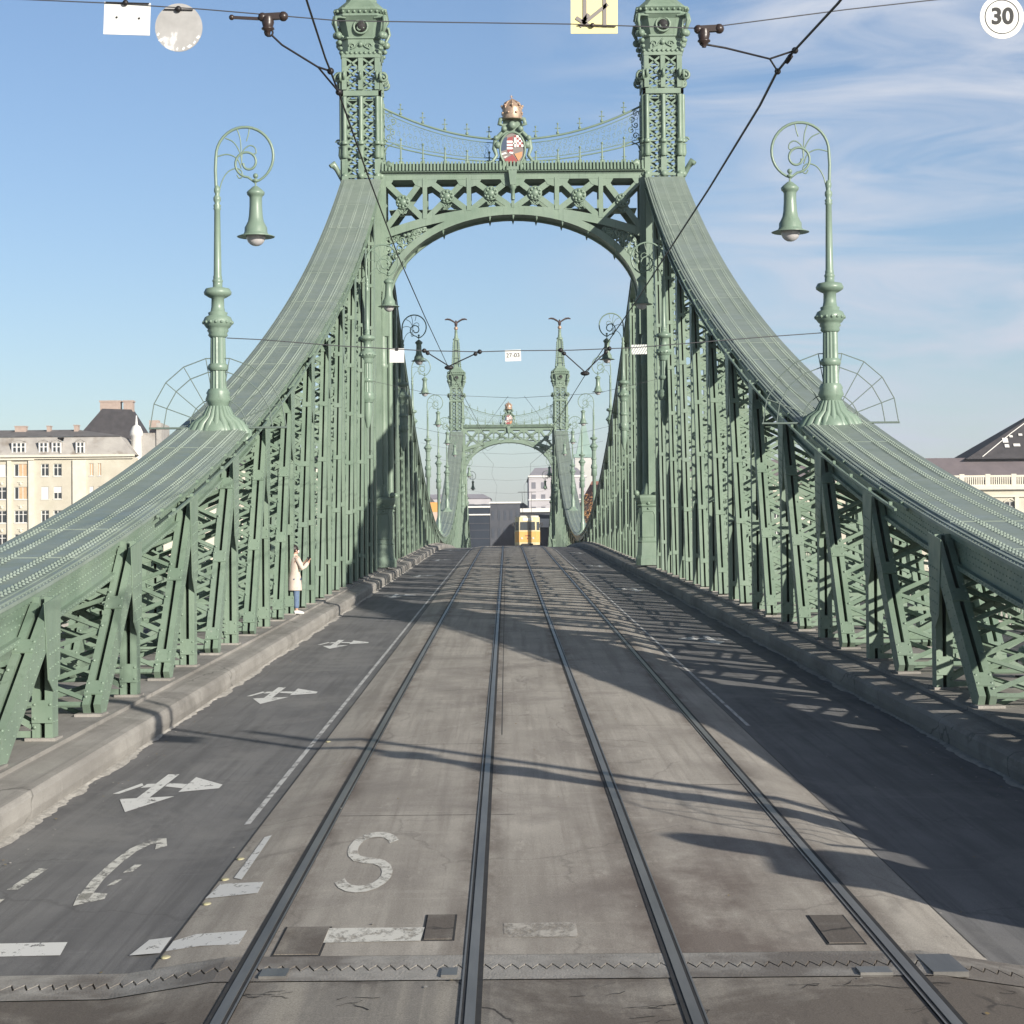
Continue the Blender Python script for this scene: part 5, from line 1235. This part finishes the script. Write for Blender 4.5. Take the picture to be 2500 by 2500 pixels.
# house with steep dark roof behind
Y1 = 392
B2 = empty('town_house', (-72,Y1,.2), label='taller house with steep black roof and two brick chimneys behind the cream block', cat='building')
b = LB(); b.box(-79,-66,Y1,Y1+10,.2,25.5); b.build('wall', PLB, B2)
b = LB(); b.add([(-79.3,Y1-.3,25.5),(-65,Y1-.3,24.0),(-65,Y1+10,24.0),(-79.3,Y1+10,25.5),(-74.6,Y1+3,31.8),(-69.2,Y1+3,31.6),(-69.2,Y1+6,31.6),(-74.6,Y1+6,31.8)], [(0,1,5,4),(1,2,6,5),(2,3,7,6),(3,0,4,7),(4,5,6,7)]); b.build('roof', ROOFD, B2)
for a, c in ((-75.0,-71.3),(-70.7,-69.0)): g = LB(); g.box(a,c,Y1+3,Y1+5,30.5,33.0); g.box(a-.15,c+.15,Y1+2.9,Y1+5.1,33.0,33.3); g.build('chimney', BRICK, B2)
# white roof turret and party walls right of the block
B3 = empty('corner_house', (-52,372,.2), label='lower pale house with grey gable walls and white turret beside the cream block', cat='building')
b = LB(); wl = [(x, x+1.2, z, z+2) for x in [-60+3.1*i for i in range(12)] for z in (15.0,11,7,3)]; facade(b, -63.6, -22, .2, 19.5, 372, wl); b.quad((-22,372,.2),(-22,386,.2),(-22,386,19.5),(-22,372,19.5)); b.quad((-63.6,372,.2),(-63.6,372,19.5),(-63.6,386,19.5),(-63.6,386,.2)); b.build('wall', PLB, B3)
for w in wl: win_in(B3, w, 372, 'double')
b = LB(); b.box(-63.8,-60.8,371.5,372-.02,19.5,25.8); b.box(-60.8,-59.9,371.2,380,17,27.5); b.box(-55.4,-53.6,371.2,380,18,24.6); b.build('gable_wall', MANS, B3)
b = LB(); b.add([(-59.9,371.6,19.5),(-21.8,371.6,19.5),(-21.8,386,19.5),(-59.9,386,19.5),(-57,377,24.0),(-24,377,22.5),(-24,380,22.5),(-57,380,24.0)], [(0,1,5,4),(1,2,6,5),(2,3,7,6),(3,0,4,7),(4,5,6,7)]); b.build('roof', ROOFD, B3)
b = LB(); b.lathe([(.9,19.5),(.9,25.2),(1.15,25.4),(1.1,26.0),(.7,26.9),(.25,27.2),(.1,28.8)], 14, (-64.2,371,0)); b.build('turret', FRM, B3); b = LB(); b.lathe([(1.0,19.5),(1.0,25.0),(1.3,25.2),(1.2,25.9),(.7,26.6),(.12,27),(.06,30)], 14, (-51.6,371,0)); b.build('turret', FRM, B3)
b = LB(); b.box(-62.8,-61.2,376,378,25,28.3); b.build('chimney', BRICK, B3)
# customs house on the right
Y2 = 380
B4 = empty('palace', (75,Y2,.2), label='long cream riverside palace with balustrade and mauve roof, far right', cat='building')
wl = [(x, x+1.9, z, z+h) for x in [23.5+4.6*i for i in range(26)] for z, h in ((10.2,2.6),(5.4,3.0),(1.2,2.4))]
b = LB(); facade(b, 20, 145, .2, 14.9, Y2, wl); b.quad((20,Y2,.2),(20,Y2,14.9),(20,Y2+20,14.9),(20,Y2+20,.2)); b.build('wall', PLA, B4)
for w in wl: win_in(B4, w, Y2, 'double')
b = LB(); b.box(19.6,145.4,Y2-.9,Y2+.4,14.95,15.6); b.box(19.8,145.2,Y2-.4,Y2-.02,13.6,13.9); b.box(19.7,145.2,Y2-.5,Y2-.02,9.0,9.3)
for i in range(27): x = 21+4.6*i; b.box(x-.35,x+.35,Y2-.35,Y2-.02,9.3,13.6)
for w in wl[::3]: b.tube([(w[0]-.1,Y2-.1,w[3]), ((w[0]+w[1])/2,Y2-.1,w[3]+.55), (w[1]+.1,Y2-.1,w[3])], .14, 6)
b.build('cornice', STONE, B4)
b = LB(); b.box(19.8,145,Y2-.6,Y2-.3,17.15,17.5); b.box(19.8,145,Y2-.6,Y2-.3,15.6,15.85); x = 20
while x < 145:
    b.box(x,x+.9,Y2-.65,Y2-.25,15.6,17.7)
    for j in range(9): b.box(x+1.1+.38*j, x+1.3+.38*j, Y2-.55,Y2-.35,15.85,17.15)
    x += 4.6
b.build('balustrade', STONE, B4)
b = LB(); b.quad((20,Y2+.5,15.6),(145,Y2+.5,15.6),(143,Y2+6,20.9),(22,Y2+6,20.9)); b.quad((20,Y2+20,15.6),(20,Y2+.5,15.6),(22,Y2+6,20.9),(22,Y2+14,20.9)); b.box(22,143,Y2+6,Y2+14,20.6,20.9)
b.build('roof', ROOFP, B4)
b = LB(); AP = (102,Y2+14,32.5); b.add([(82,Y2+4,20.6),(122,Y2+4,20.6),(122,Y2+24,20.6),(82,Y2+24,20.6),AP], [(0,1,4),(1,2,4),(2,3,4),(3,0,4)])
o = b.build('pavilion_roof', ROOFD, B4)
b = LB()
def onp(x, z): t = (z-20.6)/11.9; return (x, Y2+4+10*t-.12, z)
b.tube([onp(83.5+1.5,21.0), onp(86+5.2,25.5), onp(101.5,32.3)], .09, 6)
for (x, z, w, h) in ((89.2,23.6,1.0,.9),(89.4,22.7,.8,.6),(91,22.9,1.2,.5),(93.5,23.2,1.6,.5),(90.6,24.6,.6,.4),(92.3,24.9,.7,.4),(95,25,.7,.4)):
    p0_ = onp(x, z); p1_ = onp(x, z+h); b.add([(x,p0_[1]-.15,z),(x+w,p0_[1]-.15,z),(x+w,p1_[1]-.15,z+h),(x,p1_[1]-.15,z+h)], [(0,1,2,3)])
b.build('roof_trim', FRM, o)
# boulevard behind the far portal --------------------------------------------------
DKG = mat('shade_toned_glazing', (.028,.036,.052), (.04,.05,.068), .15, .25, spec=.5); DKG2 = mat('shade_toned_facade', (.055,.062,.078), (.075,.082,.10), .3, .6)  # shade of the boulevard put into these dark facade colours
HZY = mat('haze_toned_render', (.42,.40,.42), (.50,.48,.50), .1, .9); HZR = mat('haze_toned_roof', (.33,.32,.35), (.40,.38,.42), .2, .9)  # distance haze put into these pale colours
def block(name, label, x0, x1, y0, y1, ztop, m, bands=None, roof=None, nw=0, mw=None, z0=.2):
    e = empty(name, ((x0+x1)/2, y0, .2), label=label, cat='building'); b = LB(); b.box(x0,x1,y0,y1,z0,ztop); b.build('wall', m, e)
    if bands:
        b = LB()
        for z, t in bands: b.box(x0-.15,x1+.15,y0-.35,y0-.02,z,z+t)
        b.build('canopy', FRM, e)
    if roof: b = LB(); h, mr = roof; b.add([(x0-.3,y0-.3,ztop),(x1+.3,y0-.3,ztop),(x1+.3,y1,ztop),(x0-.3,y1,ztop),(x0+2,(y0+y1)/2,ztop+h),(x1-2,(y0+y1)/2,ztop+h)], [(0,1,5,4),(1,2,5),(2,3,4,5),(3,0,4)]); b.build('roof', mr, e)
    if nw:
        W = x1-x0; z = ztop-3.2
        while z > max(z0, ztop-14):
            for i in range(nw):
                xa = x0+W*(i+.28)/nw; xb = x0+W*(i+.72)/nw; b = LB(); b.box(xa,xb,y0-.05,y0-.02,z,z+1.8); b.build('window', mw or WGL, e)
            z -= 3.4
    return e
block('shade_toned_block', 'dark glazed office block standing in for shaded boulevard fronts under the far arch, left', -12.5, -3.6, 412, 430, 14.0, DKG, [(13.35,.35),(11.9,.25)])  # stands for boulevard fronts in shade, the shade painted as dark walls
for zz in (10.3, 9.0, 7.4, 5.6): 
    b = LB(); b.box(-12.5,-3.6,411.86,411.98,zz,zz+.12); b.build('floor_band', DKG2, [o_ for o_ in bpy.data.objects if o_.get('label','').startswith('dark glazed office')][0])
block('shade_toned_block', 'slightly lighter shade-toned block right of the darkest one, under the far arch', -3.55, 2.3, 414, 432, 14.2, DKG2, [(14.2,.3)], None, 5, mat('dim_window', (.07,.08,.10), rough=.3))
e = empty('shade_toned_block', (9,420,.2), label='low shade-toned facade with white canopies behind the tram', cat='building')
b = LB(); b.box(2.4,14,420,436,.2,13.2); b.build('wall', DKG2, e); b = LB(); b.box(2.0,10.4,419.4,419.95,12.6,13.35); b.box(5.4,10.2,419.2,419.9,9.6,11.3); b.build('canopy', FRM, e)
block('town_house', 'pale distant house with flat roofline above the darkest shade-toned block', -24, -4.5, 560, 580, 19.5, HZY, None, (1.5, HZR), 6, mat('far_window', (.2,.2,.23)))
block('town_house', 'pale distant corner building with rows of windows above the tram', 6, 22, 600, 640, 26.5, HZY, [(26.5,.5),(20,.4)], (3.5, HZR), 6, mat('far_window_b', (.17,.17,.2)))
block('town_house', 'low pale distant house between the two taller ones under the arch', -5, 7, 640, 660, 18.5, HZY, None, (2.2, ROOFD))
block('town_house', 'pinkish house glimpsed left of the far portal, behind lamps', -21.9, -12.7, 390, 405, 12.5, mat('pink_render', (.50,.38,.32), (.58,.46,.39), .4, .9), None, (3, ROOF), 3)
block('town_house', 'brown-red roofed house right of the far portal below the church spire', 13.8, 19.9, 395, 415, 13.5, mat('brown_render', (.38,.27,.22), (.46,.34,.28), .5, .9), None, (4.5, mat('roof_red_brown', (.28,.12,.09), (.35,.17,.12), 1, .9)), 3)
e = empty('hoarding', (-12.0,352,.2), label='small orange hoarding left of the far portal, low down', cat='hoarding')
b = LB(); b.box(-12.0-1.0,-12.0+.9,352,352.2,11.2,12.8); b.build('panel', mat('hoarding_orange', (.70,.34,.10)), e); b = LB(); b.tube([(-12.8,352.15,.2),(-12.8,352.15,12)], .08, 8); b.tube([(-11.3,352.15,.2),(-11.3,352.15,12)], .08, 8); b.build('posts', DK, e)
# church
e = empty('church', (30.5,850,.2), label='distant church tower with pale green pointed spire right of the far portal', cat='church')
b = LB(); b.box(27,34.5,850,857,.2,44); b.box(26,46,857,885,.2,26); b.build('tower', mat('church_pale', (.50,.50,.48), (.58,.57,.55), .2, .9), e)
b = LB(); b.box(26.6,34.9,849.6,857.4,44,45.4); b.add([(27.6,850.6,45.4),(33.9,850.6,45.4),(33.9,856.4,45.4),(27.6,856.4,45.4),(30.7,853.5,61)], [(0,1,4),(1,2,4),(2,3,4),(3,0,4)]); b.add([(26,857,26),(46,857,26),(46,885,26),(26,885,26),(26,871,36),(46,871,36)], [(0,1,5,4),(2,3,4,5),(1,2,5),(0,4,3)]); b.build('spire', mat('copper_green', (.22,.33,.29), (.28,.39,.35), .3, .7), e)
# distant city silhouette on both banks
random.seed(31); k = 0
for (xa, xb, yy) in ((-330,-107,372),(-300,-30,470),(147,420,395),(60,330,500)):
    x = xa
    while x < xb-14:
        w = random.uniform(16,34); h = random.uniform(15,21); k += 1
        hid = block('town_house', 'plain city house number in the row behind', x, min(x+w,xb), yy, yy+14, h, random.choice((PLB,PLA,HZY)), None, (random.uniform(2,5), random.choice((ROOF,ROOFD,HZR))))
        hid['label'] = 'plain city house in the hidden rows along the far bank'; hid['group'] = 'plain city houses in rows behind'
        x += w + .5
# trees ----------------------------------------------------------------------------
def tree(loc, h, r, label, leaf, bare=0.35, n=1400, seed=1):
    random.seed(seed); e = empty('tree', loc, label=label, cat='tree', group='autumn trees on the far quay')
    b = MB(); limbs = []
    b.tube([(0,0,0),(.1,0,h*.2),(0,.1,h*.45)], [.3,.24,.16], 8)
    for i in range(26):
        a = random.uniform(0,2*PI); z0 = h*random.uniform(.18,.45); el = random.uniform(.3,1.2); Ln = r*random.uniform(.6,1.25)
        p1 = Vector((Ln*.5*math.cos(a), Ln*.5*math.sin(a), z0+Ln*.5*math.sin(el)+.4)); p2 = Vector((Ln*.9*math.cos(a+.2), Ln*.9*math.sin(a+.2), z0+Ln*1.0*math.sin(el)+h*.22))
        b.tube([(0,0,z0), p1, p2], [.10,.06,.02], 5); limbs += [p1, p2, (p1+p2)/2]
        for j in range(3):
            p3 = p2 + Vector((random.uniform(-.8,.8), random.uniform(-.8,.8), random.uniform(.2,1.3))); b.tube([p2, p3], [.025,.01], 4); limbs.append(p3)
    b.build('trunk', mat('bark', (.10,.08,.065), (.15,.12,.10), 5, .9), e)
    b = MB()
    for i in range(n):
        c = random.choice(limbs) + Vector((random.gauss(0,.55), random.gauss(0,.55), random.gauss(0,.5)))
        s = random.uniform(.10,.24); u = Vector((random.gauss(0,1),random.gauss(0,1),random.gauss(0,1))).normalized(); w = u.orthogonal().normalized()
        b.add([c-u*s, c+w*s*.6, c+u*s, c-w*s*.6], [(0,1,2,3)], i % 2)
    b.build('crown', leaf, e)
LF1 = [mat('leaf_orange', (.34,.15,.05), (.42,.22,.08), 3, .8), mat('leaf_rust', (.22,.12,.06), (.28,.17,.08), 3, .8)]
LF2 = [mat('leaf_olive', (.16,.13,.07), (.22,.17,.09), 3, .8), mat('leaf_tan', (.26,.19,.11), (.3,.22,.13), 3, .8)]
tree((14.2,356,.2), 15.5, 3.4, 'orange autumn tree just right of the far portal', LF1, seed=3); tree((18.2,360,.2), 13, 3.2, 'sparse brown autumn tree, second right of the far portal', LF2, n=900, seed=5)
tree((24,362,.2), 11, 3.4, 'sparse olive-brown tree in front of the palace left end', LF2, n=900, seed=6); tree((-16.5,358,.2), 12, 3, 'bare grey-brown tree left of the far portal', LF2, n=350, seed=8)

hm, ht, hb = nt('haze_air'); ht.nodes.remove(hb); pv = N(ht, 'ShaderNodeVolumePrincipled'); pv.inputs['Color'].default_value = (.92,.95,1,1); pv.inputs['Density'].default_value = HAZE; pv.inputs['Anisotropy'].default_value = .2
ht.links.new(pv.outputs[0], [n_ for n_ in ht.nodes if n_.type == 'OUTPUT_MATERIAL'][0].inputs['Volume'])
b = MB(); b.box(-4100,4100,-2100,6100,-14,75); o = b.build('haze', hm); o['kind'] = 'stuff'
# ------------------------------------------------------------------ sky, sun, camera
EL, AZ = math.radians(17.0), math.radians(142.0)   # azimuth clockwise from +Y
w = bpy.data.worlds.new('World'); scn.world = w; w.use_nodes = True; t = w.node_tree; t.nodes.clear()
sky = N(t, 'ShaderNodeTexSky', sky_type='NISHITA'); sky.sun_disc = False; sky.sun_elevation = EL; sky.sun_rotation = AZ; sky.air_density = 1.0; sky.dust_density = .3; sky.ozone_density = 2.0
bg = N(t, 'ShaderNodeBackground'); bg.inputs[1].default_value = .080; out = N(t, 'ShaderNodeOutputWorld')
tc = N(t, 'ShaderNodeTexCoord'); sep = N(t, 'ShaderNodeSeparateXYZ'); t.links.new(tc.outputs['Generated'], sep.inputs[0])
def mth(op, a, b=None, clamp=False):
    n = N(t, 'ShaderNodeMath', operation=op); n.use_clamp = clamp
    for i, v in enumerate((a, b)):
        if v is None: continue
        if isinstance(v, (int, float)): n.inputs[i].default_value = v
        else: t.links.new(v, n.inputs[i])
    return n.outputs[0]
# wispy cloud, streaked along the wind
mp = N(t, 'ShaderNodeMapping'); mp.inputs['Rotation'].default_value = (0, math.radians(6), 0); mp.inputs['Scale'].default_value = (2.2, 1.0, 11.0); t.links.new(tc.outputs['Generated'], mp.inputs[0])
ns = N(t, 'ShaderNodeTexNoise'); ns.inputs['Scale'].default_value = 3.0; ns.inputs['Detail'].default_value = 7; ns.inputs['Roughness'].default_value = .55; ns.inputs['Distortion'].default_value = 1.1; t.links.new(mp.outputs[0], ns.inputs['Vector'])
cl = N(t, 'ShaderNodeMapRange'); cl.inputs[1].default_value = .36; cl.inputs[2].default_value = .66; t.links.new(ns.outputs['Fac'], cl.inputs[0])
msk = N(t, 'ShaderNodeMapRange'); msk.inputs[1].default_value = .0; msk.inputs[2].default_value = .13; t.links.new(sep.outputs[0], msk.inputs[0])
low = N(t, 'ShaderNodeMapRange'); low.inputs[1].default_value = .065; low.inputs[2].default_value = .0; t.links.new(sep.outputs[2], low.inputs[0])
m2 = mth('MULTIPLY', cl.outputs[0], mth('MAXIMUM', msk.outputs[0], mth('MULTIPLY', low.outputs[0], .35)), True)
m3 = mth('MULTIPLY', m2, .95, True)
tint = N(t, 'ShaderNodeMix', data_type='RGBA', blend_type='MULTIPLY'); tint.inputs[0].default_value = 1; zen = N(t, 'ShaderNodeMapRange'); zen.inputs[1].default_value = .26; zen.inputs[2].default_value = .55; zen.inputs[3].default_value = 1; zen.inputs[4].default_value = .25; t.links.new(sep.outputs[2], zen.inputs[0])
tc1 = N(t, 'ShaderNodeCombineColor'); 
for i, f in enumerate((.98, 1.01, 1.15)): t.links.new(mth('MULTIPLY', zen.outputs[0], f), tc1.inputs[i])
t.links.new(tc1.outputs[0], tint.inputs[7]); t.links.new(sky.outputs[0], tint.inputs[6])
TINT = tint
hz = N(t, 'ShaderNodeMix', data_type='RGBA'); t.links.new(mth('MULTIPLY', low.outputs[0], .65), hz.inputs[0]); t.links.new(tint.outputs[2], hz.inputs[6]); hz.inputs[7].default_value = (5.2,5.6,6.3,1)
mix = N(t, 'ShaderNodeMix', data_type='RGBA'); t.links.new(m3, mix.inputs[0]); t.links.new(hz.outputs[2], mix.inputs[6]); mix.inputs[7].default_value = (5.7,6.2,7.2,1)
t.links.new(mix.outputs[2], bg.inputs[0]); t.links.new(bg.outputs[0], out.inputs[0])

sd = bpy.data.lights.new('Sun', 'SUN'); sd.energy = 5.0; sd.angle = math.radians(.53); sd.color = (1,.93,.82)
so = bpy.data.objects.new('sun', sd); COL.objects.link(so)
ds = Vector((math.sin(AZ)*math.cos(EL), math.cos(AZ)*math.cos(EL), math.sin(EL)))
so.rotation_euler = ds.to_track_quat('Z', 'Y').to_euler()

cd = bpy.data.cameras.new('Camera'); cam = bpy.data.objects.new('camera', cd); COL.objects.link(cam); scn.camera = cam
cd.lens = 75.5; cd.sensor_width = 36; cd.clip_start = .1; cd.clip_end = 9000
yaw, pitch, roll = math.radians(-.156), math.radians(1.329), math.radians(-.516)
R = Matrix.Rotation(yaw, 4, 'Z') @ Matrix.Rotation(PI/2+pitch, 4, 'X') @ Matrix.Rotation(roll, 4, 'Z')
cam.matrix_world = Matrix.Translation((CX, 0, CZ)) @ R
scn.view_settings.view_transform = 'Standard'; scn.view_settings.look = 'None'; scn.view_settings.exposure = .50; scn.view_settings.gamma = 1
scn.render.resolution_x = 1024; scn.render.resolution_y = 1024
